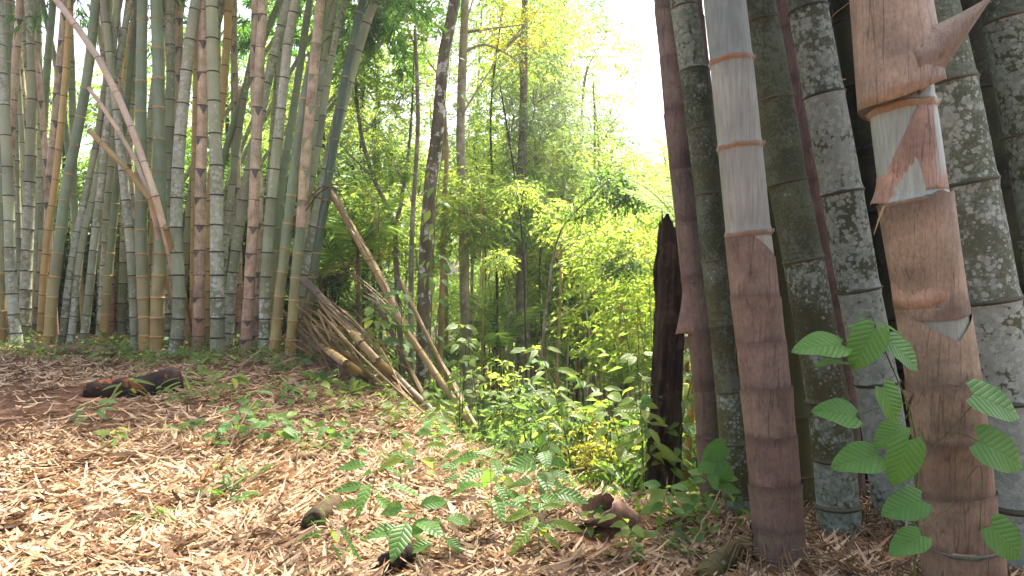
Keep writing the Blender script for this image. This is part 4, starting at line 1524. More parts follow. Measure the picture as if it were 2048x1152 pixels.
for (x, y, Z, kind, mat, s, lab) in [
    (1150, 880, 6.6, 'wisp', 'leaf_yellow', .5, 'sunlit yellow bush glowing just beyond the rolled sheath'),
    (1190, 905, 6.2, 'wisp', 'leaf_yellow', .35, 'small yellow bush touching the larger glowing one'),
    (1250, 500, 12, 'mid', 'leaf_bright', .9, 'lush lime-green bush beside the charred stump'),
    (1300, 640, 9.5, 'bush', 'leaf_bright', 1.1, 'airy yellow-green bush against the charred stump'),
    (1230, 650, 11, 'bush', 'leaf_bright', 1.3, 'airy lime bush hanging over the curved sapling'),
    (1010, 790, 9, 'wisp', 'leaf_bright', .8, 'wispy bright bush right of the pale trunk'),
    (1040, 890, 7.4, 'wisp', 'leaf_bright', .6, 'low bright bush where the straw-coloured culms end'),
]:
    p = px(x, y, Z)
    g = gz(p.x, p.y)
    root = thing('shrub', lab, 'shrub', (p.x, p.y, g))
    mb = MB()
    for k in range(6):
        e = p + Vector((rg.uniform(-.4, .4) * s, rg.uniform(-.4, .4) * s, rg.uniform(-.2, .5) * s))
        b = Vector((p.x + rg.uniform(-.05, .05), p.y, g))
        mb.tube(spline([b, b.lerp(e, .5) + Vector((rg.uniform(-.1, .1), 0, .1)), e], 7), [.012 * (1 - q / 8) + .002 for q in range(7)], 4, False)
    obj('stem', mb.mesh('stem', True, root.location), root, M['twig'])
    put('foliage', CL[kind][rg.randrange(len(CL[kind]))], root, p, rg.uniform(0, 6), s, M[mat])

# ------------------------------------------------------------------ palm and fern fronds
def frond_mesh(name, L, pairs, ll, lw, arch, droop=.35, base=.12):
    """pinnate frond along +x, arching; leaflets as kites, rachis as a thin tube"""
    bs, ds, ns, Ls, Ws = [], [], [], [], []
    pts = []
    for i in range(12):
        t = i / 11
        pts.append(Vector((L * t * (1 - .12 * t * t), 0, arch * L * (t - 1.15 * t * t))))
    for i in range(pairs):
        t = base + (1 - base) * i / (pairs - 1)
        c = Vector((L * t * (1 - .12 * t * t), 0, arch * L * (t - 1.15 * t * t)))
        w = math.sin(math.pi * min(1, .18 + .8 * t)) ** .7
        for sg in (-1, 1):
            bs.append(tuple(c))
            ds.append((.45 + .35 * t, sg * 1.0, -droop + rng.normal(0, .06)))
            ns.append((0, sg * -.25, 1))
            Ls.append(ll * w * rng.uniform(.9, 1.1))
            Ws.append(lw * (.6 + .4 * w))
    v, t = leaf_batch(np.array(bs), np.array(ds), np.array(ns), np.array(Ls), np.array(Ws), .12, .12)
    mb = MB().tube(pts, [.012 * L * (1 - i / 13) + .0008 for i in range(12)], 4, False)
    tv = np.array([tuple(p) for p in mb.v])
    tt = []
    for f in mb.f:
        tt += [(f[0], f[1], f[2]), (f[0], f[2], f[3])]
    me = np_mesh(name, np.concatenate([v, tv]), np.concatenate([t, np.array(tt) + len(v)]))
    me.materials.append(M['leaf_mid'])
    return me


PALM = [frond_mesh('palm_frond', 1.6, 26, .42, .035, .45), frond_mesh('palm_frond', 1.6, 22, .36, .05, .3, .15)]
FERN = [frond_mesh('fern_frond', .3, 18, .055, .014, .35, .1, .2), frond_mesh('fern_frond', .3, 16, .07, .018, .25, .15, .2)]


def rosette(name, cat, p, lib, n, s, mat, label, group=None, part='frond', el=(.2, .9), stemh=0.0, az=None, seed=0):
    rr = random.Random(seed * 7 + 3)
    root = thing(name, label, cat, p, group)
    top = Vector(p) + Vector((0, 0, stemh))
    if stemh > 0:
        obj('trunk', MB().tube([Vector(p) - Vector((0, 0, .05)), Vector(p).lerp(top, .5) + Vector((.02, 0, 0)), top], [.04, .035, .03], 7).mesh('trunk', True, Vector(p)), root, M['bark_brown'])
    for k in range(n):
        a = (az[k] if az else 2 * math.pi * (k + rr.uniform(-.3, .3)) / n)
        e = rr.uniform(*el)
        o = obj(part, lib[rr.randrange(len(lib))], root, M[mat])
        o.location = top - Vector(p)
        o.rotation_mode = 'XYZ'
        o.rotation_euler = (rr.uniform(-.25, .25), -e, a)
        sc = s * rr.uniform(.8, 1.15)
        o.scale = (sc, sc, sc)
    return root


for i, (x, y, Z, n, s, mat, lab) in enumerate([
    (1370, 470, 8.2, 7, .75, 'leaf_pale', 'pale palm spreading its fronds behind the top of the charred stump'),
    (1420, 400, 9.5, 7, .9, 'leaf_bright', 'bright palm showing between the stump and the slim brown culm'),
    (715, 500, 12.6, 8, .9, 'leaf_mid', 'palm with long fronds behind the dry leaning culm'),
    (640, 560, 13.2, 8, .9, 'leaf_mid', 'palm behind the dark green culm'),
    (1000, 700, 13, 8, .8, 'leaf_mid', 'low palm with feathery fronds in front of the big dark trunk'),
    (1070, 690, 15, 8, .9, 'leaf_pale', 'pale low palm just right of the big dark trunk'),
    (900, 740, 13.5, 7, .8, 'leaf_deep', 'dark low palm between the slim and the pale trunk'),
    (1150, 740, 17, 8, .8, 'leaf_pale', 'small fan of pale fronds at the brown slim trunk'),
    (1250, 780, 10, 7, .6, 'leaf_deep', 'dark palm in the shade left of the stump'),
    (985, 640, 16.5, 8, 1.0, 'leaf_mid', 'tall palm half hidden by the big dark trunk'),
]):
    q = px(x, y, Z)
    g = gz(q.x, q.y)
    rosette('understory_palm', 'palm', Vector((q.x, q.y, g)), PALM, n, s, mat, lab, None, 'frond', (.25, 1.0), max(.1, q.z - g), None, 30 + i)

# ------------------------------------------------------------------ near leaves
def leaf_mesh(name, prof, L=.1, W=.06, droop=.2, fold=.18, wave=.03, nx_=8):
    """one leaf: blade along +x from its stalk, 5 points across, folded on the midrib"""
    mb = MB()
    for i in range(nx_ + 1):
        t = i / nx_
        w = prof(t) * W * .5
        for j, s in enumerate((-1, -.55, 0, .55, 1)):
            x = L * t
            if callable(prof) and getattr(prof, 'heart', False):
                x = L * t - abs(s) ** 1.5 * L * .14 * (1 - t) ** 3
            z = -droop * L * t * t + fold * abs(s) * w - .25 * fold * s * s * w + wave * L * math.sin(9 * t + 2 * s) * abs(s)
            mb.v.append(Vector((x, s * w, z)))
    for i in range(nx_):
        for j in range(4):
            a = i * 5 + j
            mb.f.append((a, a + 5, a + 6, a + 1))
    return mb.mesh(name)


def heart(t):
    return max(.015, 1.32 * (1 - t) ** .8 * (t + .02) ** .38)


heart.heart = True
LF = {
    'heart': leaf_mesh('heart_leaf', heart, .1, .125, .22, .12, .025, 10),
    'ovate': leaf_mesh('ovate_leaf', lambda t: max(.02, math.sin(math.pi * t ** .8) ** .85), .1, .05, .28, .2, .02),
    'lance': leaf_mesh('lance_leaf', lambda t: max(.02, math.sin(math.pi * t ** .85) ** .9), .1, .032, .3, .25, .015),
    'grass': leaf_mesh('grass_leaf', lambda t: max(.02, math.sin(math.pi * (t * .9 + .08)) ** .6), .1, .012, .45, .3, .0),
}


def leaf_at(parent, kind, base, d, nrm, L, mat, stalk_from=None):
    d = Vector(d).normalized()
    n = Vector(nrm)
    y = n.cross(d).normalized()
    n = d.cross(y)
    m = Matrix((d, y, n)).transposed()
    o = obj('leaf', LF[kind], parent, M[mat])
    o.rotation_mode = 'QUATERNION'
    o.rotation_quaternion = m.to_quaternion()
    o.location = Vector(base) - parent.location
    s = L / .1
    o.scale = (s, s, s)
    return o


def seedling(p, h, kind, nl, L, mat, label, group, seed, lean=None):
    rr = random.Random(seed)
    root = thing('seedling', label, 'seedling', p, group)
    lean = lean or Vector((rr.uniform(-.25, .25), rr.uniform(-.25, .25), 0))
    top = p + Vector((0, 0, h)) + lean * h
    line = spline([p - Vector((0, 0, .03)), p.lerp(top, .5) + lean * h * -.15, top], 8)
    mb = MB().tube(line, [max(.0012, .006 * h + .001) * (1 - q / 11) for q in range(8)], 5, False)
    a = rr.uniform(0, 6.28)
    for k in range(nl):
        t = .45 + .55 * (k + .5) / nl if nl > 3 else .8 + .2 * k / max(1, nl)
        b = line[min(7, int(t * 7.99))]
        a += 2.4 + rr.uniform(-.4, .4)
        el = rr.uniform(-.15, .55)
        d = Vector((math.cos(a) * math.cos(el), math.sin(a) * math.cos(el), math.sin(el)))
        ln = L * rr.uniform(.65, 1.15)
        e = b + d * ln * .3
        mb.tube([b, e], [.0016, .001], 4, False)
        leaf_at(root, kind, e, d + Vector((0, 0, -.3)), Vector((rr.uniform(-.4, .4), rr.uniform(-1.3, -.2), 1)), ln, mat)
    obj('stem', mb.mesh('stem', True, p), root, M['stem'])
    return root


# seedlings one can pick out: (px, py on the ground, height, kind, leaves, leaf length, material, label)
SEED = [
    (735, 1062, .28, 'lance', 8, .17, 'leaf_near', 'seedling with long narrow leaves beside the mossy stump piece'),
    (812, 1120, .22, 'ovate', 6, .16, 'leaf_near', 'broad-leaved seedling over the black stub'),
    (880, 1125, .17, 'ovate', 6, .12, 'leaf_near', 'small broad seedling beside the black stub'),
    (838, 985, .24, 'lance', 6, .17, 'leaf_near_lime', 'lime seedling with drooping leaves above the black stub'),
    (985, 1075, .32, 'lance', 10, .19, 'leaf_near', 'large seedling with long dark leaves above the pinkish nut'),
    (1085, 1055, .34, 'ovate', 14, .15, 'leaf_near', 'dense dark seedling left of the rolled sheath'),
    (1080, 1130, .22, 'lance', 9, .13, 'leaf_near_lime', 'small lime seedling below the dense dark one'),
    (1045, 1100, .20, 'ovate', 8, .10, 'leaf_near', 'small seedling between the nut and the dense dark one'),
    (930, 1000, .22, 'lance', 7, .14, 'leaf_near', 'narrow-leaved seedling on the litter uphill of the nut'),
    (480, 895, .24, 'ovate', 9, .13, 'leaf_near', 'leafy seedling beside the ferns in mid litter'),
    (515, 880, .22, 'ovate', 8, .12, 'leaf_near_lime', 'lime seedling next to the leafy one in mid litter'),
    (560, 905, .24, 'ovate', 9, .13, 'leaf_near', 'seedling standing over the half-buried brown log'),
    (605, 885, .20, 'ovate', 8, .11, 'leaf_near_lime', 'lime seedling above the half-buried brown log'),
    (650, 900, .18, 'ovate', 7, .10, 'leaf_near', 'small dark seedling right of the half-buried brown log'),
    (505, 845, .22, 'lance', 8, .13, 'leaf_near', 'narrow-leaved seedling uphill of the ferns'),
    (262, 806, .18, 'grass', 7, .24, 'leaf_near_lime', 'tuft of lime grassy blades in front of the charred log'),
    (185, 850, .14, 'lance', 6, .15, 'leaf_near', 'small seedling left of the charred log end'),
    (225, 905, .14, 'ovate', 7, .09, 'leaf_near_lime', 'tiny pale seedling in the litter of the path'),
    (395, 770, .2, 'lance', 7, .14, 'leaf_near_lime', 'lime seedling at the thick end of the charred log'),
    (380, 800, .2, 'grass', 8, .2, 'leaf_near_lime', 'short grassy tuft at the thick end of the charred log'),
    (470, 800, .26, 'lance', 8, .15, 'leaf_near_lime', 'upright lime seedling below the thick lichen culm'),
    (640, 815, .22, 'ovate', 10, .13, 'leaf_near_lime', 'leafy lime seedling on the open slope'),
    (585, 820, .2, 'ovate', 8, .12, 'leaf_near', 'green seedling on the open slope below the pale stick'),
    (700, 835, .16, 'lance', 8, .12, 'leaf_near_lime', 'low lime seedling near the fallen culms'),
    (835, 830, .30, 'ovate', 12, .14, 'leaf_near_lime', 'leafy lime plant at the foot of the mottled trunk'),
    (800, 860, .2, 'ovate', 9, .11, 'leaf_near_lime', 'smaller lime plant near the foot of the mottled trunk'),
    (880, 900, .2, 'ovate', 9, .12, 'leaf_near', 'green plant where the bank drops away'),
    (705, 930, .16, 'ovate', 6, .10, 'leaf_near', 'pair of upright leaves near the grey slab'),
    (430, 905, .12, 'ovate', 6, .09, 'leaf_near', 'small seedling left of the ferns'),
    (300, 1065, .1, 'grass', 6, .14, 'leaf_near', 'grassy sprout on the foreground path'),
    (650, 1130, .16, 'grass', 7, .15, 'leaf_near', 'dark grassy sprout below the mossy stump piece'),
    (1255, 1120, .14, 'ovate', 9, .08, 'leaf_near_lime', 'small light seedling between the rolled sheath and the rhizome'),
    (1340, 1075, .22, 'ovate', 10, .10, 'leaf_near', 'leafy plant at the foot of the charred stump'),
    (1315, 1062, .2, 'ovate', 9, .11, 'leaf_near_lime', 'lime plant at the tail of the rolled sheath'),
    (1400, 1060, .26, 'ovate', 10, .11, 'leaf_near', 'plant between the charred stump and the slim brown culm'),
]
for i, (x, y, h, kind, nl, L, mat, lab) in enumerate(SEED):
    seedling(gp(x, y), h * 1.25, kind, nl + 1, L * 1.25, mat, lab, None, 1000 + i)
for i, (x, y, s, mat, lab) in enumerate([
    (365, 870, .9, 'leaf_near', 'small fern in the litter below the charred log'),
    (455, 1000, .9, 'leaf_near', 'dark fern left of the grey slab'),
    (500, 965, .7, 'leaf_near', 'small fern above the dark one'),
    (430, 945, .6, 'leaf_near_lime', 'tiny lime fern in mid litter'),
    (645, 770, 1.3, 'leaf_near', 'fern at the foot of the dry frond heap'),
    (700, 790, 1.2, 'leaf_near_lime', 'lime fern beside the fallen culms'),
    (1385, 1118, .7, 'leaf_pale', 'pale fern lying beside the rhizome'),
    (1245, 1135, .6, 'leaf_near', 'low fern below the rolled sheath'),
    (230, 700, 1.6, 'leaf_mid', 'lush fern at the foot of the clump behind the brown log'),
    (560, 745, 1.0, 'leaf_near', 'fern beside the pale stick'),
]):
    rosette('fern', 'fern', gp(x, y), FERN, 7, s, mat, lab, None, 'frond', (.15, .8), 0., None, 60 + i)

# tall leafy saplings rooted on the slope below the brink
rg = random.Random(23)
for k in range(44):
    for _ in range(40):
        Z = rg.uniform(5.2, 10.5)
        x = rg.uniform(860, 1400)
        wx = (x - 1024) / F * Z
        s_ = Z - float(np.interp(wx, BX, BY))
        if .5 < s_ < 4.5:
            break
    h = rg.uniform(.5, 1.5) * (.6 if s_ < 1.2 else 1)
    kind = rg.choice(['ovate', 'lance', 'ovate'])
    lime = rg.random() < .6
    seedling(Vector((wx, Z, gz(wx, Z))), h, kind, rg.randrange(12, 22), rg.uniform(.13, .2), 'leaf_near_lime' if lime else 'leaf_near',
             'tall %s sapling with %s leaves rooted below the brink' % ('lime' if lime else 'green', 'narrow' if kind == 'lance' else 'oval'),
             'leafy saplings below the brink, %s %s' % ('lime' if lime else 'green', kind), 4000 + k)
# low dark bushes filling the ground behind the far clump
for k in range(15):
    x = -120 + 54 * k + rg.uniform(-15, 15)
    Z = rg.uniform(15.2, 17)
    wx = (x - 1024) / F * Z
    p = Vector((wx, Z, gz(wx, Z)))
    root = thing('shrub', 'dark bush closing the gaps low behind the big clump', 'shrub', p, 'dark bushes behind the far clump')
    mb = MB()
    for q_ in range(5):
        e = p + Vector((rg.uniform(-.7, .7), rg.uniform(-.4, .4), rg.uniform(1.2, 2.6)))
        mb.tube([p, p.lerp(e, .5) + Vector((.1, 0, .1)), e], [.03, .02, .008], 5, False)
    obj('stem', mb.mesh('stem', True, p), root, M['bark_dark'])
    for q_ in range(2):
        put('foliage', CL['big'][rg.randrange(3)], root, p + Vector((rg.uniform(-.3, .3), 0, .9 + 1.5 * q_)), rg.uniform(0, 6), rg.uniform(.8, 1.0), M['leaf_deep'])

# small seedlings strewn over the bank, too alike to tell apart
rg = random.Random(17)
n_s = 0
for (x0, x1, y0, y1, n_) in ((180, 620, 690, 740, 46), (0, 90, 680, 700, 9), (240, 640, 745, 830, 26), (640, 900, 780, 880, 34), (760, 1000, 880, 960, 22), (520, 760, 840, 930, 12),
                             (960, 1160, 960, 1040, 12), (1180, 1420, 1060, 1120, 12)):
    for k in range(n_):
        p = gp(rg.uniform(x0, x1), rg.uniform(y0, y1))
        lime = rg.random() < .65
        kind = rg.choice(['ovate', 'ovate', 'lance'])
        dist = p.y
        seedling(p, rg.uniform(.06, .16) * (1.5 if dist > 8.5 else 1), kind, rg.randrange(4, 7), rg.uniform(.05, .1) * (1.5 if dist > 8.5 else 1), 'leaf_near_lime' if lime else 'leaf_near',
                 'tiny %s seedling with %s leaves dotted over the litter bank' % ('lime' if lime else 'green', 'narrow' if kind == 'lance' else 'rounded'),
                 'tiny seedlings on the bank, %s %s' % ('lime' if lime else 'green', kind), 2000 + n_s)
        n_s += 1

# ------------------------------------------------------------------ climbing vine on the near clump
VINE = [  # px, py of the blade's middle, length px, tip direction (deg, 0 right 90 down), facing tilt
    (1637, 688, 100, 183, .5), (1662, 722, 72, 186, .1), (1728, 697, 92, 118, .8), (1815, 708, 84, 38, .7), (1768, 648, 76, 8, .1), (1722, 650, 60, 200, .1),
    (1672, 822, 86, 195, .6), (1786, 810, 80, 62, .9), (1776, 870, 68, 150, .5), (1712, 917, 98, 175, .55), (1806, 928, 98, 105, .9), (1806, 1012, 84, 165, .7), (1812, 1086, 76, 160, .5),
    (2000, 806, 108, 18, .7), (2010, 906, 112, 24, .8), (2020, 1086, 96, 42, .8)]
Zv = 2.75
vb = px(1835, 1180, Zv)
vroot = thing('climbing_vine', 'vine with heart-shaped ribbed leaves climbing before the white-blotched culm', 'vine', Vector((vb.x, vb.y, gz(vb.x, vb.y))))
stem = spline([Vector((vb.x, vb.y, gz(vb.x, vb.y))), px(1828, 1060, Zv + .12), px(1835, 930, Zv + .16), px(1822, 830, Zv + .14), px(1795, 760, Zv + .1), px(1765, 690, Zv + .08), px(1742, 630, Zv + .08)], 30)
stem2 = spline([px(1835, 930, Zv + .16), px(1900, 860, Zv + .2), px(1955, 800, Zv + .15)], 12)
stem3 = spline([px(1828, 1060, Zv + .12), px(1900, 1010, Zv + .2), px(1960, 930, Zv + .15), px(1960, 1060, Zv + .1)], 14)
mb = MB().tube(stem, [.0042 - .0025 * q / 30 for q in range(30)], 6, False).tube(stem2, .002, 5, False).tube(stem3, .002, 5, False)
rr = random.Random(4)
for (x, y, l_, a, tl) in VINE:
    Z = Zv + rr.uniform(-.06, .06)
    c = px(x, y, Z)
    d = Vector((math.cos(R(a)), -.25 + .2 * tl, -math.sin(R(a))))
    L = l_ * Z / F
    b = c - d.normalized() * L * .5
    nrm = Vector((rr.uniform(-.25, .25), -tl, 1.05 - tl * .7))
    if abs(nrm.normalized().dot(d.normalized())) > .8:
        nrm = Vector((0, -1, .2))
    leaf_at(vroot, 'heart', b, d, nrm, L, 'leaf_vine')
    allp = stem if x < 1900 else stem2 + stem3
    s = min(allp, key=lambda q: (q - b).length + (.2 if q.z > b.z + .05 else 0))
    mb.tube(spline([s, s.lerp(b, .5) + Vector((0, -.01, .012)), b], 6), .0013, 4, False)
obj('stem', mb.mesh('stem', True, vroot.location), vroot, M['stem'])
# a few dark leaves on the slim brown culm
q = px(1450, 1040, 4.25)
v2 = thing('climbing_vine', 'three dark oval vine leaves against the slim brown culm', 'vine', Vector((q.x, q.y, gz(q.x, q.y))))
mb = MB().tube(spline([v2.location, px(1452, 980, 4.25), px(1446, 920, 4.25), px(1440, 880, 4.25)], 10), .0025, 5, False)
for (x, y, l_, a) in ((1428, 905, 52, 150), (1424, 930, 56, 160), (1440, 960, 52, 120)):
    c = px(x, y, 4.2)
    d = Vector((math.cos(R(a)), -.1, -math.sin(R(a))))
    leaf_at(v2, 'heart', c - d * l_ * .5 * 4.2 / F, d, (0.2, -1, .35), l_ * 4.2 / F, 'leaf_vine')
obj('stem', mb.mesh('stem', True, v2.location), v2, M['stem'])
# leaves of the creeper on the mottled trunk
q = px(852, 820, 10.55)
v3 = thing('climbing_vine', 'creeper with drooping lime leaves hanging along the mottled trunk', 'vine', Vector((q.x, q.y, gz(q.x, q.y))))
mb = MB()
l3 = spline([v3.location, px(862, 640, 10.55), px(872, 420, 10.55), px(893, 230, 10.55), px(905, 60, 10.5)], 24)
mb.tube(l3, [.009 - .006 * q_ / 24 for q_ in range(24)], 5, False)
for k in range(40):
    b = l3[rr.randrange(3, 24)]
    a = rr.uniform(0, 6.28)
    d = Vector((math.cos(a) + .35, math.sin(a) * .7 - .4, rr.uniform(-.9, .2)))
    e = b + d.normalized() * rr.uniform(.05, .22)
    mb.tube([b, e], .002, 3, False)
    leaf_at(v3, 'ovate', e, d + Vector((0, 0, -.4)), (rr.uniform(-.5, .5), -.5, 1), rr.uniform(.10, .20), rr.choice(['leaf_near_lime', 'leaf_near', 'leaf_near_lime']))
obj('stem', mb.mesh('stem', True, v3.location), v3, M['stem'])
# leafy sprig in front of the fallen culms
for i, (x, y, Z, lab) in enumerate([(745, 640, 9.4, 'sapling with thin drooping leaves before the dark dead culm'), (800, 610, 9.6, 'sapling whose broad leaves overlap the mottled trunk')]):
    q = px(x, y, Z)
    g = gz(q.x, q.y)
    seedling(Vector((q.x, q.y, g)), q.z - g + .15, 'ovate', 26, .19, 'leaf_near_lime' if i == 0 else 'leaf_near', lab, None, 3000 + i, Vector((.02, 0, 0)))

# ------------------------------------------------------------------ logs, stump, sheath roll and other pieces lying about
CLEAR = []


def log(name, a, b, r0, r1, mat, label, cat, seed=0, bend=.02, n=14, rough=.12, lift=.6):
    rr = random.Random(seed)
    a, b = Vector(a), Vector(b)
    pts = []
    for i in range(12):
        t = i / 11
        p = a.lerp(b, t) + Vector((rr.uniform(-bend, bend), rr.uniform(-bend, bend), rr.uniform(-bend, bend) * .5 + bend * 1.5 * math.sin(math.pi * t)))
        r = r0 + (r1 - r0) * t
        p.z = max(p.z, gz(p.x, p.y) + r * lift)
        pts.append(p)
    mb = MB().tube(pts, [(r0 + (r1 - r0) * i / 11) * rr.uniform(.9, 1.1) * (.75 if i in (0,) else 1) for i in range(12)], n, True, rough, rr)
    o = obj(name, mb.mesh(name, True, a), None, M[mat])
    o.location = a
    tag(o, label, cat)
    if max(r0, r1) > .03:
        CLEAR.append((a, b, max(r0, r1) * 1.15))
    return o


A, B = gp(168, 792), gp(362, 780)
log('charred_log', A, B, .09, .165, 'char_log', 'charred black log with reddish patches lying on the litter', 'log', 1, .02, 18, .10)
A, B = gp(58, 704), gp(222, 716)
log('fallen_log', A, B, .10, .085, 'bark_brown', 'brown log lying along the foot of the big clump', 'log', 2)
A, B = gp(625, 1062), gp(668, 1015)
log('stump_piece', A, B, .07, .055, 'moss_wood', 'short mossy chunk of wood lying in the foreground litter', 'wood', 3, .01, 14, .12, .55)
A, B = gp(556, 925), gp(650, 922)
log('fallen_log', A, B, .05, .045, 'bark_brown', 'half-buried brown log under the seedlings', 'log', 4, .015, 12, .08, .2)
A, B = gp(770, 1150), gp(815, 1128)
log('black_stub', A, B, .05, .055, 'char', 'black charred stub at the bottom edge of the litter', 'wood', 5, .008, 14, .12, .9)
A = gp(470, 748)
B = px(546, 678, A.y + .25)
log('stick', A, B, .012, .007, 'twig', 'pale bare stick leaning against the foot of the clump', 'stick', 6, .006, 6, .05, -9)
A, B = gp(640, 985), gp(700, 1000)
A, B = gp(610, 1000), gp(688, 990)
log('stick', A, B, .013, .01, 'twig', 'grey-brown stick lying behind the mossy chunk', 'stick', 7, .008, 6, .05)
A, B = gp(295, 1115), gp(375, 1085)
log('stick', A, B, .022, .018, 'bark_brown', 'reddish-brown stick lying on the foreground path', 'stick', 8, .008, 8, .05)
A, B = gp(205, 1000), gp(320, 1010)
log('stick', A, B, .01, .006, 'twig', 'long thin twig lying across the path litter', 'stick', 10, .008, 5, .05)
A, B = gp(900, 965), gp(968, 985)
log('stick', A, B, .018, .012, 'bark_brown', 'reddish stick where the bank drops away', 'stick', 11, .008, 6, .05)
A = gp(985, 985)
B = px(1170, 935, A.y + .2)
log('stick', A, B, .007, .004, 'twig', 'thin twig sticking out over the drop behind the dense dark seedling', 'stick', 12, .01, 5, .05, -9)
A = gp(1365, 1145)
log('stick', A, px(1440, 980, A.y + .25), .006, .004, 'twig', 'thin bent twig leaning on the foot of the lichen culm', 'stick', 13, .01, 5, .05, -9)
A = gp(590, 955)
log('stick', A, px(596, 890, A.y + .12), .011, .007, 'twig', 'short upright pale stick beside the half-buried log', 'stick', 14, .004, 6, .05, -9)
A = gp(430, 950)
log('stick', A, px(510, 800, A.y + .5), .005, .003, 'twig', 'thin dark twig standing aslant among the ferns', 'stick', 15, .01, 5, .05, -9)
A, B = gp(1408, 1160), px(1500, 1112, 3.75)
B.z = gz(B.x, B.y) + .04
culm([A + Vector((-.03, -.1, .03)), A.lerp(B, .5) + Vector((0, 0, .05)), B + Vector((.05, .05, .03))], .115, 'moss', 'thick yellowish bamboo rhizome pushing out beside the sheathed culm', None,
     L0=.09, L1=.09, near=True, taper=.1, seed=700, name='bamboo_rhizome')
# thin ochre culm beside the stump
q = px(1372, 1010, 6.0)
culm([Vector((q.x, q.y, gz(q.x, q.y))), px(1376, 900, 6.0), px(1388, 770, 6.0), px(1396, 660, 6.0), px(1402, 400, 6.1)], .072, 'ochre', 'slim orange-yellow culm beside the charred stump', None, L0=.3, L1=.35, seed=701)

# charred stump, hollow and splintered
q = px(1325, 1052, 5.6)
sg = gz(q.x, q.y)
st = thing('charred_stump', 'tall charred dead trunk with a splintered top', 'tree stump', Vector((q.x, q.y, sg)))
rr = random.Random(8)
mb = MB()
NA, NR = 40, 46
axp = [(1328, 1060), (1325, 950), (1330, 800), (1336, 620), (1340, 450)]
ln = spline([Vector((q.x, q.y, sg - .1))] + [px(x, y, 5.6) for x, y in axp[1:]], NR)
ph = [rr.uniform(0, 6.28) for _ in range(6)]
for i, p in enumerate(ln):
    t = i / (NR - 1)
    r = .145 - .05 * t + .03 * max(0, .12 - t) / .12
    for j in range(NA):
        a = 2 * math.pi * j / NA
        groove = .16 * math.sin(3 * a + ph[0] + t * .8) + .10 * math.sin(7 * a + ph[1] - t * 1.5) + .07 * math.sin(13 * a + ph[2] + 3 * math.sin(4 * t))
        rr_ = r * (1 + groove * .8 + rr.uniform(-.05, .05))
        z = 0
        if i == NR - 1:
            z = rr.uniform(-.10, .09) + .05 * math.sin(2 * a)
        mb.v.append(p + Vector((math.cos(a) * rr_, math.sin(a) * rr_, z)))
for i in range(NR - 1):
    for j in range(NA):
        a = i * NA + j
        b = i * NA + (j + 1) % NA
        mb.f.append((a, b, b + NA, a + NA))
obj('trunk', mb.mesh('trunk', False, st.location), st, M['char'])
for k in range(14):
    a = rr.uniform(0, 6.28)
    i0 = rr.randrange(6, NR - 9)
    p0, p1 = ln[i0], ln[i0 + rr.randrange(4, 9)]
    of = Vector((math.cos(a), math.sin(a), 0)) * .11
    of2 = Vector((math.cos(a), math.sin(a), 0)) * (.115)
    m2 = MB().tube([p0 + of, p0.lerp(p1, .5) + of2, p1 + of * .85], [.006, .016, .004], 5, True, .3, rr)
    obj('bark_slab', m2.mesh('bark_slab', False, st.location), st, M['char'])

# rolled culm sheath on the bank
A = gp(1190, 1062)
B = px(1272, 1050, A.y + .2)
B.z = min(B.z, gz(B.x, B.y) + .09)
A.z += .14
ax = (B - A).normalized()
up = Vector((0, 0, 1))
sd = ax.cross(up).normalized()
up = sd.cross(ax)
mb = MB()
NU, NV = 40, 12
for i in range(NV + 1):
    t = i / NV
    r = .105 - .04 * t
    c = A.lerp(B, t)
    for j in range(NU + 1):
        a = -1.9 + 7.4 * j / NU
        rr_ = r * (1 - .10 * j / NU) + .003 * math.sin(4 * a + 3 * t)
        cut = .06 * math.sin(a) * (1 - t) * 1.2 + .008 * math.sin(9 * a) * (1 - t)
        mb.v.append(c + (sd * math.cos(a) + up * math.sin(a)) * rr_ + ax * cut)
for i in range(NV):
    for j in range(NU):
        a = i * (NU + 1) + j
        mb.f.append((a, a + 1, a + NU + 2, a + NU + 1))
o = obj('rolled_sheath', mb.mesh('rolled_sheath', True, A), None, M['sheath'])
o.location = A
o.color = (.50, .30, .22, 1)
o.modifiers.new('thick', 'SOLIDIFY').thickness = .003
CLEAR.append((A + Vector((-.05, -.1, 0)), B, .15))
tag(o, 'brown culm sheath curled into an open tube on the bank', 'bamboo sheath')


def sheath_scrap(x, y, L, W, col, curl, az, label, group=None, seed=0):
    """a curled scrap of culm sheath lying on the litter"""
    rr = random.Random(seed)
    p = gp(x, y)
    mb = MB()
    nu, nv = 8, 10
    for i in range(nv + 1):
        t = i / nv
        w = W * (1 - .75 * t ** 1.6) * (.85 + .15 * math.sin(3 * t + seed))
        for j in range(nu + 1):
            a = (j / nu - .5) * curl
            R_ = w / max(.3, curl)
            yy = R_ * math.sin(a)
            zz = R_ * (1 - math.cos(a)) * (1 if seed % 2 else -1) + (0 if seed % 2 else R_ * (1 - math.cos(curl / 2)))
            xx = L * (t - .5)
            X = math.cos(az) * xx - math.sin(az) * yy
            Y = math.sin(az) * xx + math.cos(az) * yy
            zg = gz(p.x + X, p.y + Y) - p.z
            mb.v.append(Vector((X, Y, zg + zz + .018 + .012 * math.sin(5 * t))))
    for i in range(nv):
        for j in range(nu):
            a = i * (nu + 1) + j
            mb.f.append((a, a + 1, a + nu + 2, a + nu + 1))
    o = obj('sheath_scrap', mb.mesh('sheath_scrap'), None, M['sheath'])
    o.location = p
    o.color = (*col, 1)
    o.modifiers.new('thick', 'SOLIDIFY').thickness = .002
    return tag(o, label, 'bamboo sheath', group)


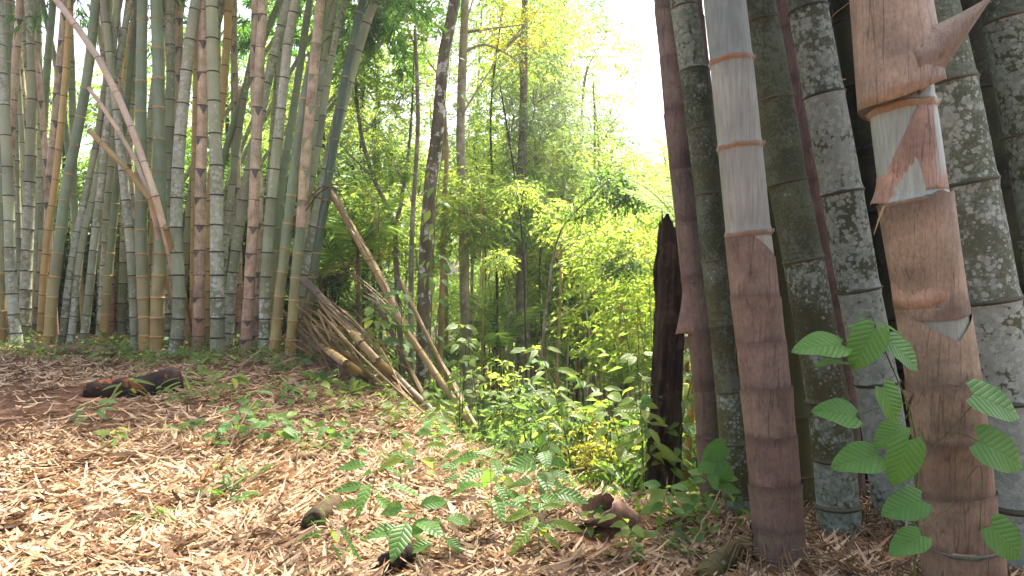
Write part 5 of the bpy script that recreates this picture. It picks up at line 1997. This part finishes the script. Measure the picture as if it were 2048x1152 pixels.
sheath_scrap(612, 982, .17, .09, (.22, .23, .24), 1.2, .3, 'flat bluish-grey slab of old sheath behind the mossy chunk', None, 1)
sheath_scrap(755, 848, .20, .16, (.62, .46, .34), 2.0, 2.2, 'broad pale sheath lying near the brink of the bank', None, 3)
sheath_scrap(500, 1125, .30, .13, (.55, .33, .14), 2.2, .4, 'orange-tan curled sheath at the bottom edge', None, 2)
sheath_scrap(1010, 960, .2, .09, (.30, .14, .09), 2.0, -.3, 'red-brown curled sheath before the yellow bush', None, 5)
sheath_scrap(590, 770, .5, .10, (.45, .30, .20), 2.2, -.9, 'brown strap of sheath leaning at the foot of the dark green culm', None, 6)
rg = random.Random(66)
for k in range(60):
    y = rg.uniform(800, 1145)
    x = rg.uniform(0, 560 + (y - 780) * 1.9)
    tone = rg.random()
    col = lerp3((.34, .19, .11), (.62, .47, .33), tone)
    sheath_scrap(x, y, rg.uniform(.08, .2), rg.uniform(.02, .055), col, rg.uniform(.8, 2.4), rg.uniform(0, 6.28),
                 ('pale tan' if tone > .5 else 'brown') + ' curled scrap of sheath among the leaf litter', 'sheath scraps in the litter, ' + ('pale' if tone > .5 else 'brown'), 100 + k)

# pinkish nut
p = gp(992, 1086)
mb = MB()
for i in range(9):
    t = i / 8
    r = .024 * math.sin(math.pi * min(1, t * .96 + .03)) ** .7
    for j in range(14):
        a = 2 * math.pi * j / 14
        mb.v.append(Vector((math.cos(a) * r, math.sin(a) * r, -.005 + .052 * t)))
for i in range(8):
    for j in range(14):
        mb.f.append((i * 14 + j, i * 14 + (j + 1) % 14, i * 14 + 14 + (j + 1) % 14, i * 14 + 14 + j))
o = obj('nut', mb.mesh('nut'), None, M['sheath'])
o.location = p + Vector((0, 0, .012))
o.rotation_euler = (.4, .3, 0)
o.color = (.42, .20, .16, 1)
tag(o, 'pinkish-brown pointed nut lying under the large seedling', 'nut')

# ------------------------------------------------------------------ leaf litter and ground cover
def scatter(n, x0, x1, y0, y1, smax, smin=-99):
    x = rng.uniform(x0, x1, n)
    y = rng.uniform(y0, y1, n)
    s = y - np.interp(x, BX, BY)
    k = (s < smax) & (s > smin) & (np.abs(x) < y * .76 + .5)
    return x[k], y[k]


xs1, ys1 = scatter(52000, -10, 3.2, 6, 13.5, 1.2)
xs2, ys2 = scatter(80000, -5, 3.2, 2.4, 6.2, .9)
xs = np.concatenate([xs1, xs2])
ys = np.concatenate([ys1, ys2])
# the trodden path at the lower left shows more soil
bare = sstep((-(xs) - 1.4 - .3 * (ys - 3)) / 1.3) * (ys < 8.5)
pn = np.sin(2.1 * xs + 1.3 * ys) * np.sin(1.7 * ys - .9 * xs + 1) * .3
keep = rng.random(len(xs)) > bare * (.6 + pn)
xs, ys = xs[keep], ys[keep]
for (ca, cb, cr_) in CLEAR:
    ab = np.array([cb.x - ca.x, cb.y - ca.y])
    tt_ = np.clip(((xs - ca.x) * ab[0] + (ys - ca.y) * ab[1]) / max(1e-6, ab @ ab), 0, 1)
    k = np.hypot(xs - ca.x - ab[0] * tt_, ys - ca.y - ab[1] * tt_ + .05) > cr_ + .04
    xs, ys = xs[k], ys[k]
# thinner, damper patches between drifts of leaves
dr = .5 + .5 * np.sin(1.9 * xs + .7 * np.sin(1.3 * ys)) * np.sin(2.3 * ys + .9 * np.sin(1.7 * xs) + 1.0)
k = rng.random(len(xs)) > .55 * sstep((dr - .55) / .4)
xs, ys = xs[k], ys[k]
n = len(xs)
zl = ground(xs, ys)
L = rng.gamma(5, .035, n).clip(.04, .28)
W = (L * rng.uniform(.06, .15, n)).clip(.007, .027)
yaw = np.where(rng.random(n) < .45, rng.normal(.25, .5, n), rng.uniform(0, 6.283, n))
el = rng.normal(0, .15, n)
d = np.stack([np.cos(yaw) * np.cos(el), np.sin(yaw) * np.cos(el), np.sin(el)], 1)
nn_ = np.stack([rng.normal(0, .38, n), rng.normal(0, .38, n), np.ones(n)], 1)
b = np.stack([xs, ys, zl + rng.uniform(.004, .035, n)], 1) - d * (L * .5)[:, None]
b[:, 2] = np.maximum(b[:, 2], ground(b[:, 0], b[:, 1]) + .003)
v, q = leaf_batch(b, d, nn_, L, W, 0, 0, 3)
v = v.reshape(n, 8, 3)
curl = rng.normal(0, .22, n) * L
v[:, :, 2] += np.array([1, 1, 0, 0, 0, 0, 1, 1])[None, :] * np.abs(curl)[:, None] * .5
v[:, ::2, 2] += (rng.normal(0, .25, n) * W)[:, None]
o = obj('leaf_litter', np_mesh('leaf_litter', v.reshape(-1, 3), q), None, M['litter'])
tag(o, 'carpet of dry tan bamboo leaves covering the bank', 'leaf litter', None, 'stuff')

xs, ys = scatter(6500, -9, 6, 4, 14, 4.5, -1.0)
xs3, ys3 = scatter(900, -9, -1.8, 10, 12.6, -.3)
dens = rng.random(len(xs)) < sstep((ys - np.interp(xs, BX, BY) + 1.0) / 1.6)
xs, ys = np.concatenate([xs[dens], xs3]), np.concatenate([ys[dens], ys3])
n = len(xs)
b = np.stack([xs, ys, ground(xs, ys) + rng.uniform(.02, .14, n)], 1)
b = np.repeat(b, 4, 0) + rng.normal(0, .03, (n * 4, 3))
n4 = len(b)
v, t = leaf_batch(b, rdir(n4, .1), np.stack([rng.normal(0, .5, n4), rng.normal(-.2, .5, n4), np.ones(n4)], 1), rng.uniform(.035, .09, n4), rng.uniform(.018, .04, n4))
o = obj('ground_cover', np_mesh('ground_cover', v, t), None, M['leaf_mid'])
tag(o, 'low green ground cover along the brink and the foot of the clump', 'ground cover', None, 'stuff')

xs = rng.uniform(-30, 22, 24000)
ys = rng.uniform(6, 48, 24000)
k = (ys - np.interp(xs, BX, BY) > 1.5) & (np.abs(xs) < ys * .8)
hol = (np.abs((xs / ys) * F + 1024 - 1130) < 60) & (ys < 17)
k &= ~(hol & (rng.random(24000) < .85))
xs, ys = xs[k], ys[k]
n = len(xs)
b = np.stack([xs, ys, ground(xs, ys) + rng.gamma(2, .16, n)], 1)
b = np.repeat(b, 3, 0) + rng.normal(0, .06, (n * 3, 3))
n4 = len(b)
v, t = leaf_batch(b, rdir(n4, .1), np.stack([rng.normal(0, .5, n4), rng.normal(-.2, .5, n4), np.ones(n4)], 1), rng.uniform(.10, .24, n4), rng.uniform(.045, .10, n4))
o = obj('undergrowth', np_mesh('undergrowth', v, t), None, M['leaf_mid'])
tag(o, 'mixed green undergrowth covering the floor of the hollow', 'undergrowth', None, 'stuff')

# ------------------------------------------------------------------ haze volume added to lighten the dark parts of the wood
hb = [(-215, -165, -6), (215, -165, -6), (215, 255, -6), (-215, 255, -6), (-215, -165, 26), (215, -165, 26), (215, 255, 26), (-215, 255, 26)]
hm = bpy.data.meshes.new('haze')
hm.from_pydata(hb, [], [(0, 3, 2, 1), (4, 5, 6, 7), (0, 1, 5, 4), (1, 2, 6, 5), (2, 3, 7, 6), (3, 0, 4, 7)])
mh, nt, out = new_mat('haze')
pv = nt.nodes.new('ShaderNodeVolumePrincipled')
pv.inputs['Color'].default_value = (.95, .97, 1.0, 1)
pv.inputs['Density'].default_value = HAZE
pv.inputs['Anisotropy'].default_value = .55
nt.links.new(pv.outputs[0], out.inputs['Volume'])
ho = obj('haze', hm, None, mh)
tag(ho, 'added haze volume lightening the dark parts of the wood', 'haze', None, 'stuff')
